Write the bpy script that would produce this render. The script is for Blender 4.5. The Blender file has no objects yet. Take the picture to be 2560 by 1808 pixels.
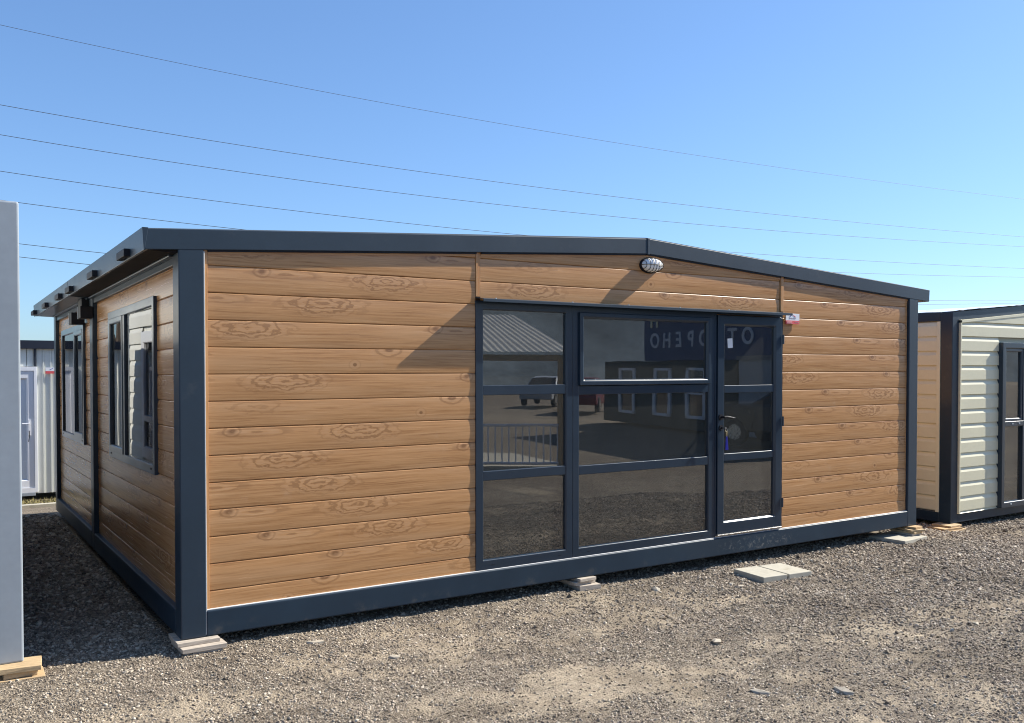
import bpy, bmesh, math, random
import numpy as np
from mathutils import Vector, Matrix
random.seed(7)
RNG = np.random.default_rng(11)
SC = bpy.context.scene
COL = SC.collection

# ------------------------------------------------------------------ camera
cam_d = bpy.data.cameras.new('camera'); cam = bpy.data.objects.new('camera', cam_d); COL.objects.link(cam)
YAW, PITCH, ROLL = .579, -.0213, -.0002
fw = Vector((math.sin(YAW)*math.cos(PITCH), math.cos(YAW)*math.cos(PITCH), math.sin(PITCH)))
rt = Vector((math.cos(YAW), -math.sin(YAW), 0)); up = rt.cross(fw)
M = Matrix((rt, up, -fw)).transposed().to_4x4(); M.translation = (-1.35267, -5.9191, 1.70907)
cam.matrix_world = M
cam_d.sensor_width = 36; cam_d.lens = 2285.79/2560*36
cam_d.shift_x = -13.5/2560; cam_d.shift_y = 64.34/2560
cam_d.clip_start = .05; cam_d.clip_end = 2000
SC.camera = cam

# ------------------------------------------------------------------ sky, sun, exposure
L = Vector((-.661, .123, -.508)).normalized()          # direction the sunlight travels
ELEV = math.asin(-L.z); AZ = math.atan2(-L.x, -L.y)    # clockwise from +y
world = bpy.data.worlds.new('World'); SC.world = world; world.use_nodes = True
nt = world.node_tree; bg = nt.nodes['Background']
sky = nt.nodes.new('ShaderNodeTexSky'); sky.sky_type = 'NISHITA'; sky.sun_disc = False
sky.sun_elevation = ELEV; sky.sun_rotation = AZ
sky.altitude = 500; sky.air_density = 1.0; sky.dust_density = .7; sky.ozone_density = 2.2
gam = nt.nodes.new('ShaderNodeGamma'); gam.inputs[1].default_value = .8; nt.links.new(sky.outputs[0], gam.inputs[0])
tint = nt.nodes.new('ShaderNodeMix'); tint.data_type = 'RGBA'; tint.blend_type = 'MULTIPLY'; tint.inputs[0].default_value = 1
nt.links.new(gam.outputs[0], tint.inputs[6]); tint.inputs[7].default_value = (.93, 1.25, 1.66, 1)
nt.links.new(tint.outputs[2], bg.inputs[0]); bg.inputs[1].default_value = .078
sun_d = bpy.data.lights.new('sun', 'SUN'); sun_d.energy = 5.0; sun_d.angle = math.radians(.53)
sun_d.color = (1, .94, .84)
sun = bpy.data.objects.new('sun', sun_d); COL.objects.link(sun)
sun.rotation_euler = L.to_track_quat('-Z', 'Y').to_euler(); sun.location = (20, -4, 16)
SC.view_settings.view_transform = 'Standard'; SC.view_settings.look = 'None'
SC.view_settings.exposure = 1.0; SC.view_settings.gamma = 1
SC.view_settings.use_curve_mapping = False
SC.cycles.use_denoising = True; SC.cycles.filter_width = 1.05

# ------------------------------------------------------------------ node helpers
class NT:
    def __init__(s, name):
        s.m = bpy.data.materials.new(name); s.m.use_nodes = True
        s.t = s.m.node_tree; s.p = s.t.nodes['Principled BSDF']; s.out = s.t.nodes['Material Output']
    def n(s, typ, **kw):
        x = s.t.nodes.new('ShaderNode'+typ)
        for k, v in kw.items(): setattr(x, k, v)
        return x
    def l(s, a, b): s.t.links.new(a, b)
    def put(s, sock, v):
        if isinstance(v, bpy.types.NodeSocket): s.l(v, sock)
        elif v is not None:
            if hasattr(sock, 'default_value'):
                try: sock.default_value = v
                except Exception: sock.default_value = (*v, 1)
    def math(s, op, a, b=None, c=None, clamp=False):
        x = s.n('Math', operation=op, use_clamp=clamp)
        s.put(x.inputs[0], a); s.put(x.inputs[1], b); s.put(x.inputs[2], c)
        return x.outputs[0]
    def vec(s, x, y, z=0.):
        c = s.n('CombineXYZ'); s.put(c.inputs[0], x); s.put(c.inputs[1], y); s.put(c.inputs[2], z); return c.outputs[0]
    def noise(s, v, scale, detail=4., rough=.55, dist=0., out=0):
        x = s.n('TexNoise'); s.l(v, x.inputs['Vector']); x.inputs['Scale'].default_value = scale
        x.inputs['Detail'].default_value = detail; x.inputs['Roughness'].default_value = rough
        x.inputs['Distortion'].default_value = dist; return x.outputs[out]
    def ramp(s, f, stops, interp='LINEAR'):
        x = s.n('ValToRGB'); s.l(f, x.inputs[0]); cr = x.color_ramp; cr.interpolation = interp
        while len(cr.elements) < len(stops): cr.elements.new(.5)
        for e, (p, c) in zip(cr.elements, stops):
            e.position = p; e.color = (*c, 1) if len(c) == 3 else c
        return x.outputs[0]
    def mix(s, f, a, b, mode='MIX'):
        x = s.n('Mix', data_type='RGBA', blend_type=mode); x.clamp_factor = True
        s.put(x.inputs[0], f); s.put(x.inputs[6], a if isinstance(a, bpy.types.NodeSocket) else (*a, 1))
        s.put(x.inputs[7], b if isinstance(b, bpy.types.NodeSocket) else (*b, 1)); return x.outputs[2]
    def smooth(s, v, a, b):
        x = s.n('MapRange', interpolation_type='SMOOTHSTEP'); s.put(x.inputs[0], v)
        x.inputs[1].default_value = a; x.inputs[2].default_value = b; return x.outputs[0]
    def bump(s, h, strength, dist):
        x = s.n('Bump'); s.l(h, x.inputs['Height']); x.inputs['Strength'].default_value = strength
        x.inputs['Distance'].default_value = dist; s.l(x.outputs[0], s.p.inputs['Normal']); return x
    def pos(s): return s.n('NewGeometry').outputs['Position']

MATS = {}
def paint(name, col, rough=.4, var=.12, scale=3., spec=.5, bump=0., metal=0., dirt=None, coat=0., wave=0.):
    t = NT(name); P = t.pos()
    n1 = t.noise(P, scale, 5, .6); n2 = t.noise(P, scale*14, 3, .5)
    f = t.math('ADD', t.math('MULTIPLY', n1, .7), t.math('MULTIPLY', n2, .3))
    lo = tuple(c*(1-var) for c in col); hi = tuple(min(1, c*(1+var)) for c in col)
    c = t.ramp(f, [(.3, lo), (.7, hi)])
    if dirt:
        d = t.smooth(t.noise(P, 5.5, 8, .7), .56, .74)
        c = t.mix(t.math('MULTIPLY', d, dirt[1]), c, dirt[0])
    t.l(c, t.p.inputs['Base Color'])
    r = t.math('ADD', t.math('MULTIPLY', n1, .16), rough-.08)
    t.l(r, t.p.inputs['Roughness']); t.p.inputs['Specular IOR Level'].default_value = spec
    t.p.inputs['Metallic'].default_value = metal; t.p.inputs['Coat Weight'].default_value = coat; t.p.inputs['Coat Roughness'].default_value = .16
    if bump: t.bump(n2, bump, .002)
    if wave: t.bump(t.noise(P, 2.6, 3, .5), wave, .006)
    MATS[name] = t.m; return t.m

ANTH = paint('anthracite_paint', (.010, .027, .048), .5, .14, 2.2, spec=.35, coat=.35, wave=.22, dirt=((.12, .12, .115), .16))
def scuffed():
    t = NT('scuffed_anthracite_paint'); P = t.pos(); sp = t.n('SeparateXYZ'); t.l(P, sp.inputs[0])
    n1 = t.noise(P, 2.2, 5, .6); c = t.ramp(n1, [(.3, (.009, .023, .041)), (.7, (.012, .031, .054))])
    dx = t.math('DIVIDE', t.math('SUBTRACT', sp.outputs[0], 5.22), .55); dz = t.math('DIVIDE', t.math('SUBTRACT', sp.outputs[2], .07), .075)
    m = t.smooth(t.math('ADD', t.math('MULTIPLY', dx, dx), t.math('MULTIPLY', dz, dz)), 1.3, .1)
    k = t.math('MULTIPLY', m, t.smooth(t.noise(P, 24, 6, .75, .4), .50, .66))
    dust_veil = t.math('MULTIPLY', t.smooth(t.noise(P, 7, 7, .7), .52, .72), t.smooth(sp.outputs[2], .10, .0))
    c = t.mix(t.math('MULTIPLY', k, .5), c, (.24, .24, .225)); c = t.mix(t.math('MULTIPLY', dust_veil, .35), c, (.16, .145, .12))
    t.l(c, t.p.inputs['Base Color']); t.l(t.math('ADD', t.math('MULTIPLY', n1, .16), .42), t.p.inputs['Roughness']); t.p.inputs['Specular IOR Level'].default_value = .35; return t.m
SCUFF = scuffed()
ANTH2 = paint('anthracite_profile', (.008, .022, .042), .34, .08, 4, spec=.4, coat=.5)
BLACKP = paint('black_plastic', (.006, .007, .012), .55, .2, 9, .3)
WHITE = paint('white_plastic', (.74, .76, .80), .3, .05, 3)
GREYW = paint('grey_white_paint', (.275, .315, .355), .42, .10, 1.6, wave=.25, dirt=((.3, .29, .27), .25))
CREAM = paint('cream_siding_paint', (.665, .635, .465), .42, .05, 3, dirt=((.5, .47, .38), .2))
CREAMW = paint('pale_siding_paint', (.72, .72, .66), .42, .05, 3)
RIBW = paint('pale_cabin_paint', (.70, .715, .66), .42, .05, 3, dirt=((.5, .5, .42), .2))
SOFF = paint('dark_soffit_board', (.012, .009, .009), .7, .2, 5, .2)
NAVY = paint('navy_trim_paint', (.012, .017, .032), .45, .15, 4)
SEAL = paint('white_sealant', (.62, .61, .6), .6, .15, 12)
CONC = paint('concrete', (.42, .395, .325), .85, .13, 14, .3, .6, dirt=((.30, .26, .19), .75))
INTW = paint('interior_wall', (.66, .67, .65), .7, .05, 2)
INTF = paint('interior_floor', (.30, .26, .21), .5, .15, 4)
ROOFM = paint('roof_sheet', (.16, .17, .18), .45, .1, 2)
STEEL = paint('brushed_steel', (.55, .53, .5), .28, .1, 20, metal=1)
BRASS = paint('brass', (.75, .62, .36), .25, .1, 20, metal=1)
BLUEP = paint('blue_plastic', (.01, .012, .22), .3, .08, 8)
PAPER = paint('paper', (.8, .8, .8), .8, .04, 8)
RUBBER = paint('tyre_rubber', (.015, .015, .016), .8, .2, 8)
SIGNB = paint('sign_blue', (.012, .045, .145), .5, .1, 1.2)
GREENB = paint('dark_green_wall', (.030, .040, .034), .6, .2, 1.5)
HILLM = paint('hazy_hill_scrub', (.20, .235, .25), 1, .45, .12, .05)  # scrub colour with blue-grey distance haze painted in
CORR = paint('corrugated_roof_sheet', (.62, .60, .53), .45, .12, 2.5, dirt=((.3, .29, .25), .5))
BARK = paint('bark', (.075, .06, .05), .95, .3, 5, .1, .5)
LAMPW = paint('opal_glass', (.86, .86, .84), .18, .02, 6)

def timber(name, col):
    t = NT(name); P = t.pos(); mp = t.n('Mapping'); t.l(P, mp.inputs[0]); mp.inputs['Scale'].default_value = (6, 40, 60)
    n = t.noise(mp.outputs[0], 1.5, 6, .6, .6); n2 = t.noise(P, 9, 3)
    c = t.ramp(n, [(.3, tuple(x*.62 for x in col)), (.55, col), (.8, tuple(min(1, x*1.15) for x in col))])
    c = t.mix(t.math('MULTIPLY', t.smooth(n2, .5, .8), .35), c, tuple(x*.45 for x in col))
    t.l(c, t.p.inputs['Base Color']); t.p.inputs['Roughness'].default_value = .8
    t.bump(n, .5, .002); return t.m
TIMB = timber('sawn_timber', (.50, .36, .20)); TIMBG = timber('weathered_timber', (.46, .40, .33)); TIMBO = timber('orange_timber', (.50, .335, .17))

def glass(name, tint, ior, dust_veil):
    t = NT(name); t.t.nodes.remove(t.p)
    tr = t.n('BsdfTransparent'); tr.inputs[0].default_value = (*tint, 1)
    gl = t.n('BsdfGlossy'); gl.inputs['Roughness'].default_value = 0.006
    fr = t.n('Fresnel'); fr.inputs[0].default_value = ior
    P = t.pos(); nz = t.noise(P, 1.9, 2, .5); bp = t.n('Bump'); t.l(nz, bp.inputs['Height'])
    bp.inputs['Strength'].default_value = .07; bp.inputs['Distance'].default_value = .004
    t.l(bp.outputs[0], gl.inputs['Normal'])
    mx = t.n('MixShader'); t.l(fr.outputs[0], mx.inputs[0]); t.l(tr.outputs[0], mx.inputs[1]); t.l(gl.outputs[0], mx.inputs[2])
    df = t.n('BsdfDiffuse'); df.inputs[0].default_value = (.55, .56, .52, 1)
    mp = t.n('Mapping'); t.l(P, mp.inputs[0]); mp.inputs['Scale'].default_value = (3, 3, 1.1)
    d = t.math('MULTIPLY', t.math('ADD', .55, t.math('MULTIPLY', t.noise(mp.outputs[0], 2.5, 7, .68, .5), .9)), dust_veil)
    m2 = t.n('MixShader'); t.l(d, m2.inputs[0]); t.l(mx.outputs[0], m2.inputs[1]); t.l(df.outputs[0], m2.inputs[2])  # diffuse dust film, a pale veil mixed in to lighten the dark panes
    t.l(m2.outputs[0], t.out.inputs[0]); return t.m
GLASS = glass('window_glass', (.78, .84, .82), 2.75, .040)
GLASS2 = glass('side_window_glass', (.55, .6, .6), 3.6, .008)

def wood(name, kind, PER):
    """printed wood-grain film: u in metres along the board, v in metres across it"""
    t = NT(name); uv = t.n('UVMap').outputs[0]; sp = t.n('SeparateXYZ'); t.l(uv, sp.inputs[0])
    u, v = sp.outputs[0], sp.outputs[1]
    um = t.math('FLOORED_MODULO', u, PER)
    vid = t.n('UVMap', uv_map='row').outputs[0]; sp2 = t.n('SeparateXYZ'); t.l(vid, sp2.inputs[0]); row = sp2.outputs[0]
    pv = t.vec(um, v, t.math('MULTIPLY', row, .13))
    warp = t.math('SUBTRACT', t.noise(t.vec(t.math('MULTIPLY', um, 2.6), t.math('MULTIPLY', v, 9), row), 1., 3, .5), .5)
    def feat(u0, v0, ax, ay, nz):
        du = t.math('MULTIPLY', t.math('SUBTRACT', um, u0), ax); dv = t.math('MULTIPLY', t.math('SUBTRACT', v, v0), ay)
        r = t.math('SQRT', t.math('ADD', t.math('MULTIPLY', du, du), t.math('MULTIPLY', dv, dv)))
        w = t.math('SUBTRACT', t.noise(t.vec(t.math('MULTIPLY', um, 11), t.math('MULTIPLY', v, 26), t.math('MULTIPLY', row, .9)), 1., 3, .5), .5)
        return t.math('ADD', r, t.math('MULTIPLY', w, nz))
    # straight grain bends round the knots
    g_v = t.math('ADD', v, t.math('MULTIPLY', warp, .022))
    grain = t.noise(t.vec(t.math('MULTIPLY', u, 2.0), t.math('MULTIPLY', g_v, 85), row), 1., 7, .66, .3)
    fine = t.noise(t.vec(t.math('MULTIPLY', u, 7), t.math('MULTIPLY', g_v, 420), row), 1., 3, .6)
    broad = t.noise(t.vec(t.math('MULTIPLY', u, 1.3), t.math('MULTIPLY', v, 14), row), 1., 3, .5)
    c = t.ramp(grain, [(.32, (.29, .135, .053)), (.46, (.455, .240, .102)), (.58, (.53, .290, .129)), (.72, (.59, .342, .165))])
    c = t.mix(t.math('MULTIPLY', fine, .42), c, (.34, .172, .070))
    c = t.mix(t.math('MULTIPLY', t.smooth(broad, .42, .72), .40), c, (.53, .318, .165))
    DK = (.20, .098, .043); LT = (.50, .30, .165)
    def rings(c, r, rmax, freq, amt, phase=0.):
        m = t.math('MULTIPLY', t.math('MULTIPLY', t.smooth(r, rmax, rmax*.45), amt), t.math('ADD', .35, t.math('MULTIPLY', grain, 1.1)))
        s = t.math('SINE', t.math('ADD', t.math('MULTIPLY', r, freq), phase))
        dk = t.smooth(s, .1, .85); lt = t.smooth(s, -.1, -.85)
        c = t.mix(t.math('MULTIPLY', dk, m), c, DK)
        return t.mix(t.math('MULTIPLY', t.math('MULTIPLY', lt, m), .55), c, LT)
    def core(c, r, rc, amt=.75): return t.mix(t.math('MULTIPLY', t.smooth(r, rc, rc*.4), amt), c, (.15, .070, .032))
    if kind == 'A':
        # knot cut by the upper edge with a flame to one side, then a cathedral figure
        r = feat(.60, .150, 14, 23, .5); c = rings(c, r, 1.3, 10, .55); c = core(c, r, .6, .55)
        r = feat(.76, .140, 3.6, 27, .6); c = rings(c, r, 1.15, 8.5, .55, 1.)
        r = feat(1.49, .128, 3.9, 15, 1.0); c = rings(c, r, 1.55, 17, .62)
        r = feat(1.56, .106, 24, 42, .3); c = core(c, r, .5, .35)
        r = feat(1.36, .088, 24, 42, .3); c = rings(c, r, 1.0, 12, .35)
    else:
        r = feat(.60, .062, 22, 27, .18); c = rings(c, r, 1.2, 8, .5); c = core(c, r, .4, .5)
        r = feat(.86, .165, 9.5, 21, .5); c = rings(c, r, 1.5, 9, .55); c = core(c, r, .45, .5)
        r = feat(2.0, .13, 4, 19, 1.1); c = rings(c, r, 1.3, 12, .3)
    # scuffs and dust
    sc = t.noise(t.pos(), 3.1, 7, .7); c = t.mix(t.math('MULTIPLY', t.smooth(sc, .6, .78), .18), c, (.58, .45, .33))
    t.l(c, t.p.inputs['Base Color'])
    t.l(t.math('ADD', t.math('MULTIPLY', grain, .16), .17), t.p.inputs['Roughness'])
    t.p.inputs['Specular IOR Level'].default_value = .5
    t.bump(t.math('ADD', grain, t.math('MULTIPLY', fine, .5)), .10, .0015)
    return t.m
WOODA = wood('wood_print_knots', 'A', 2.27); WOODB = wood('wood_print_rings', 'B', 2.6)

# ------------------------------------------------------------------ mesh helpers
class MB:
    def __init__(s): s.v = []; s.f = []; s.uv = []; s.row = []
    def quad(s, a, b, c, d): i = len(s.v); s.v += [a, b, c, d]; s.f.append((i, i+1, i+2, i+3))
    def box(s, x0, x1, y0, y1, z0, z1):
        i = len(s.v)
        s.v += [(x0, y0, z0), (x1, y0, z0), (x1, y1, z0), (x0, y1, z0), (x0, y0, z1), (x1, y0, z1), (x1, y1, z1), (x0, y1, z1)]
        s.f += [tuple(i+k for k in q) for q in ((0, 3, 2, 1), (4, 5, 6, 7), (0, 1, 5, 4), (1, 2, 6, 5), (2, 3, 7, 6), (3, 0, 4, 7))]
        return s
    def hexa(s, bot, top):
        i = len(s.v); s.v += list(bot)+list(top)
        s.f += [tuple(i+k for k in q) for q in ((0, 3, 2, 1), (4, 5, 6, 7), (0, 1, 5, 4), (1, 2, 6, 5), (2, 3, 7, 6), (3, 0, 4, 7))]
        return s
    def prism(s, poly, fn):
        """poly: 2-D outline; fn(p, k) -> 3-D point for end k = 0 or 1"""
        i = len(s.v); n = len(poly)
        s.v += [fn(p, 0) for p in poly]+[fn(p, 1) for p in poly]
        s.f.append(tuple(i+n-1-k for k in range(n))); s.f.append(tuple(i+n+k for k in range(n)))
        for k in range(n): s.f.append((i+k, i+(k+1) % n, i+n+(k+1) % n, i+n+k))
        return s
    def ring(s, o, n, y0, y1, cham=0.):
        """rectangular frame in the xz plane; o outer (x0,x1,z0,z1), n inner; front at y0; cham slopes the inner edge back"""
        x0, x1, z0, z1 = o; a0, a1, b0, b1 = n
        O = [(x0, z0), (x1, z0), (x1, z1), (x0, z1)]; I = [(a0, b0), (a1, b0), (a1, b1), (a0, b1)]
        J = [(a0-cham, b0-cham), (a1+cham, b0-cham), (a1+cham, b1+cham), (a0-cham, b1+cham)]
        i = len(s.v)
        s.v += [(x, y0, z) for x, z in O]+[(x, y0, z) for x, z in J]+[(x, y0+cham, z) for x, z in I]+[(x, y1, z) for x, z in I]+[(x, y1, z) for x, z in O]
        for k in range(4):
            m = (k+1) % 4
            for a, b in ((0, 4), (4, 8), (8, 12), (12, 16), (16, 0)):
                s.f.append((i+a+k, i+a+m, i+b+m, i+b+k))
        return s
    def tube(s, pts, r, n=6, cap=True):
        i = len(s.v); pts = [Vector(p) for p in pts]
        rs = r if isinstance(r, (list, tuple)) else [r]*len(pts)
        for k, p in enumerate(pts):
            d = (pts[min(k+1, len(pts)-1)]-pts[max(k-1, 0)]).normalized()
            a = d.orthogonal().normalized() if abs(d.z) > .95 else d.cross(Vector((0, 0, 1))).normalized()
            b = d.cross(a)
            s.v += [tuple(p+rs[k]*(math.cos(2*math.pi*j/n)*a+math.sin(2*math.pi*j/n)*b)) for j in range(n)]
        for k in range(len(pts)-1):
            for j in range(n):
                m = (j+1) % n; s.f.append((i+k*n+j, i+k*n+m, i+(k+1)*n+m, i+(k+1)*n+j))
        if cap:
            s.f.append(tuple(i+n-1-j for j in range(n))); e = i+(len(pts)-1)*n; s.f.append(tuple(e+j for j in range(n)))
        return s
    def grid(s, P):
        P = np.asarray(P); a, b = P.shape[:2]; i = len(s.v)
        s.v += [tuple(q) for q in P.reshape(-1, 3)]
        for k in range(a-1):
            for j in range(b-1): s.f.append((i+k*b+j, i+(k+1)*b+j, i+(k+1)*b+j+1, i+k*b+j+1))
        return s
    def mapv(s, fn): s.v = [fn(*p) for p in s.v]; return s
    def build(s, name, mat, parent=None, bevel=0., seg=2, smooth=False, fix=True):
        me = bpy.data.meshes.new(name); me.from_pydata([tuple(map(float, p)) for p in s.v], [], s.f)
        if s.uv:
            u = me.uv_layers.new(name='UVMap'); r = me.uv_layers.new(name='row')
            for lp in me.loops: u.data[lp.index].uv = s.uv[lp.vertex_index]; r.data[lp.index].uv = s.row[lp.vertex_index]
        if fix:
            bm = bmesh.new(); bm.from_mesh(me); bmesh.ops.recalc_face_normals(bm, faces=bm.faces); bm.to_mesh(me); bm.free()
        if smooth:
            for p in me.polygons: p.use_smooth = True
        me.materials.append(mat)
        o = bpy.data.objects.new(name, me); COL.objects.link(o)
        if parent: o.parent = parent
        if bevel:
            b = o.modifiers.new('bevel', 'BEVEL'); b.width = bevel; b.segments = seg; b.limit_method = 'ANGLE'; b.angle_limit = math.radians(40)
            b.harden_normals = False
        return o
def tag(o, label, cat, group=None):
    o['label'] = label; o['category'] = cat
    if group: o['group'] = group
    return o
def thing(name, label, cat, loc=(0, 0, 0), group=None):
    o = bpy.data.objects.new(name, None); COL.objects.link(o); o.location = loc; o.empty_display_size = .2
    return tag(o, label, cat, group)
def adopt(root):
    """parts are modelled in world space: keep them there under a root that stands at the thing's base"""
    bpy.context.view_layer.update()
    for ch in root.children: ch.matrix_parent_inverse = Matrix.Translation(-root.location)
def box(name, mat, parent, *b, bevel=.003, seg=2): return MB().box(*b).build(name, mat, parent, bevel, seg)

# ------------------------------------------------------------------ ground
def noise2(x, y, f, seed):
    xs, ys = x*f+seed*17.3, y*f+seed*9.1; xi = np.floor(xs); yi = np.floor(ys); fx = xs-xi; fy = ys-yi
    def h(a, b): q = np.sin(a*127.1+b*311.7+seed*7.7)*43758.5453; return q-np.floor(q)
    ux = fx*fx*(3-2*fx); uy = fy*fy*(3-2*fy)
    return (h(xi, yi)*(1-ux)+h(xi+1, yi)*ux)*(1-uy)+(h(xi, yi+1)*(1-ux)+h(xi+1, yi+1)*ux)*uy
def fbm(x, y, f, seed, o=4):
    s = 0; a = .5
    for k in range(o): s = s+a*noise2(x, y, f*2**k, seed+k); a *= .5
    return s/(1-.5**o)
def sand(x, y):
    """bare compacted earth showing through the gravel, drawn out along the wheel tracks"""
    ty = -1.95-.05*(x-3)+.10*np.sin(x*.9); d1 = np.abs(y-ty); d2 = np.abs(y-(ty-1.5))
    tr = (np.exp(-(d1/.4)**2)+.8*np.exp(-(d2/.35)**2))*np.clip((x-.2)/1.5, 0, 1)
    wx = x+.9*(fbm(x, y, .8, 50)-.5); wy = y+.35*(fbm(x, y, 1.1, 60)-.5)
    b = fbm(wx*.55, wy*1.25, 1., 21, 5); f = fbm(x, y, 5.5, 8, 4)
    pt = np.exp(-(((x-2.15)/.75)**2+((y+1.95)/.38)**2))+np.exp(-(((x-5.2)/1.1)**2+((y+2.2)/.42)**2))+.8*np.exp(-(((x-3.4)/.7)**2+((y+1.8)/.22)**2))
    t = np.clip((b*.8+tr*.14+f*.45+pt*.26-.66)/.34, 0, 1)
    return t*t*(3-2*t)
def gz(x, y):
    z = -.076-.0066*np.clip(x, -2, 16)-.085*np.clip(x-7.55, 0, 1.5)-.085*np.clip(y-6.4, 0, 5)
    near = np.exp(-((np.clip(np.abs(x-5)-9, 0, 99))/3)**2)*np.exp(-((np.clip(np.abs(y+2.5)-4.5, 0, 99))/2)**2)
    z = z+near*((fbm(x, y, 1.3, 5)-.5)*.036*np.clip(-y/.8, .15, 1)+(fbm(x, y, 5, 6, 3)-.5)*.030*np.clip(-y/.5, .3, 1)+(noise2(x, y, 13, 9)-.5)*.012)
    ty = -1.95-.05*(x-3)+.10*np.sin(x*.9)
    return z-near*.014*np.exp(-((y-ty)/.22)**2)+near*.012*np.exp(-((y-ty-.42)/.16)**2)
def axis(lo, a, b, hi, step, n):
    s = np.linspace(0, 1, n)[1:]**2.2
    return np.concatenate([(a-(a-lo)*s)[::-1], np.arange(a, b, step), b+(hi-b)*np.concatenate([[0], s])])
gx = axis(-320, -1.6, 9.6, 320, .04, 22); gy = axis(-320, -4.6, 1.0, 320, .035, 22)
gy = np.sort(np.unique(np.concatenate([gy, np.linspace(6, 12, 14)])))
GX, GY = np.meshgrid(gx, gy, indexing='ij'); GZ = gz(GX, GY)
me = bpy.data.meshes.new('ground'); a, b = GX.shape
idx = np.arange(a*b).reshape(a, b)
F = np.stack([idx[:-1, :-1], idx[1:, :-1], idx[1:, 1:], idx[:-1, 1:]], -1).reshape(-1, 4)
me.from_pydata(np.stack([GX, GY, GZ], -1).reshape(-1, 3).tolist(), [], F.tolist())
at = me.attributes.new('sand', 'FLOAT', 'POINT'); at.data.foreach_set('value', sand(GX, GY).reshape(-1).astype(np.float32))
for p in me.polygons: p.use_smooth = True
t = NT('gravel_ground'); P = t.pos()
sd = t.n('Attribute', attribute_name='sand').outputs['Fac']
vo = t.n('TexVoronoi'); t.l(P, vo.inputs['Vector']); vo.inputs['Scale'].default_value = 78
vo2 = t.n('TexVoronoi'); t.l(P, vo2.inputs['Vector']); vo2.inputs['Scale'].default_value = 190
rnd = t.n('SeparateColor'); t.l(vo.outputs['Color'], rnd.inputs[0])
gcol = t.ramp(rnd.outputs[0], [(0, (.095, .076, .057)), (.4, (.19, .156, .118)), (.8, (.30, .255, .195)), (1, (.44, .38, .295))])
big = t.noise(P, .8, 6, .62); gcol = t.mix(t.math('MULTIPLY', t.smooth(big, .45, .7), .55), gcol, (.15, .122, .098))
soil = t.ramp(t.noise(P, 26, 6, .7), [(.22, (.175, .143, .104)), (.5, (.32, .265, .193)), (.8, (.45, .378, .28))])
damp = t.smooth(t.noise(P, 1.7, 5, .6), .50, .68); soil = t.mix(t.math('MULTIPLY', damp, .55), soil, (.15, .118, .083))
gcol = t.mix(t.smooth(sd, .0, .6), gcol, soil)
mpd = t.n('Mapping'); t.l(P, mpd.inputs[0]); mpd.inputs['Scale'].default_value = (.75, 2.1, 1)
earth = t.math('MULTIPLY', t.smooth(t.noise(mpd.outputs[0], 1.15, 6, .62, .6), .50, .66), .36)
gcol = t.mix(earth, gcol, (.115, .088, .062))
t.l(gcol, t.p.inputs['Base Color']); t.p.inputs['Roughness'].default_value = .95; t.p.inputs['Specular IOR Level'].default_value = .2
hh = t.math('ADD', t.math('MULTIPLY', vo.outputs['Distance'], -1.), t.math('MULTIPLY', vo2.outputs['Distance'], -.45))
hh = t.math('ADD', hh, t.math('MULTIPLY', t.noise(P, 40, 6, .7), .8))
mp = t.n('Mapping'); t.l(P, mp.inputs[0]); mp.inputs['Scale'].default_value = (1.1, 22, 1); mp.inputs['Rotation'].default_value = (0, 0, .05)
rut = t.math('MULTIPLY', t.noise(mp.outputs[0], 1., 3, .5), t.math('MULTIPLY', sd, 4.0))
t.bump(t.math('ADD', t.math('MULTIPLY', hh, t.math('SUBTRACT', 1.15, t.math('MULTIPLY', sd, .7))), rut), .9, .012)
me.materials.append(t.m); ground = bpy.data.objects.new('ground', me); COL.objects.link(ground); ground['kind'] = 'structure'

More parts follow.
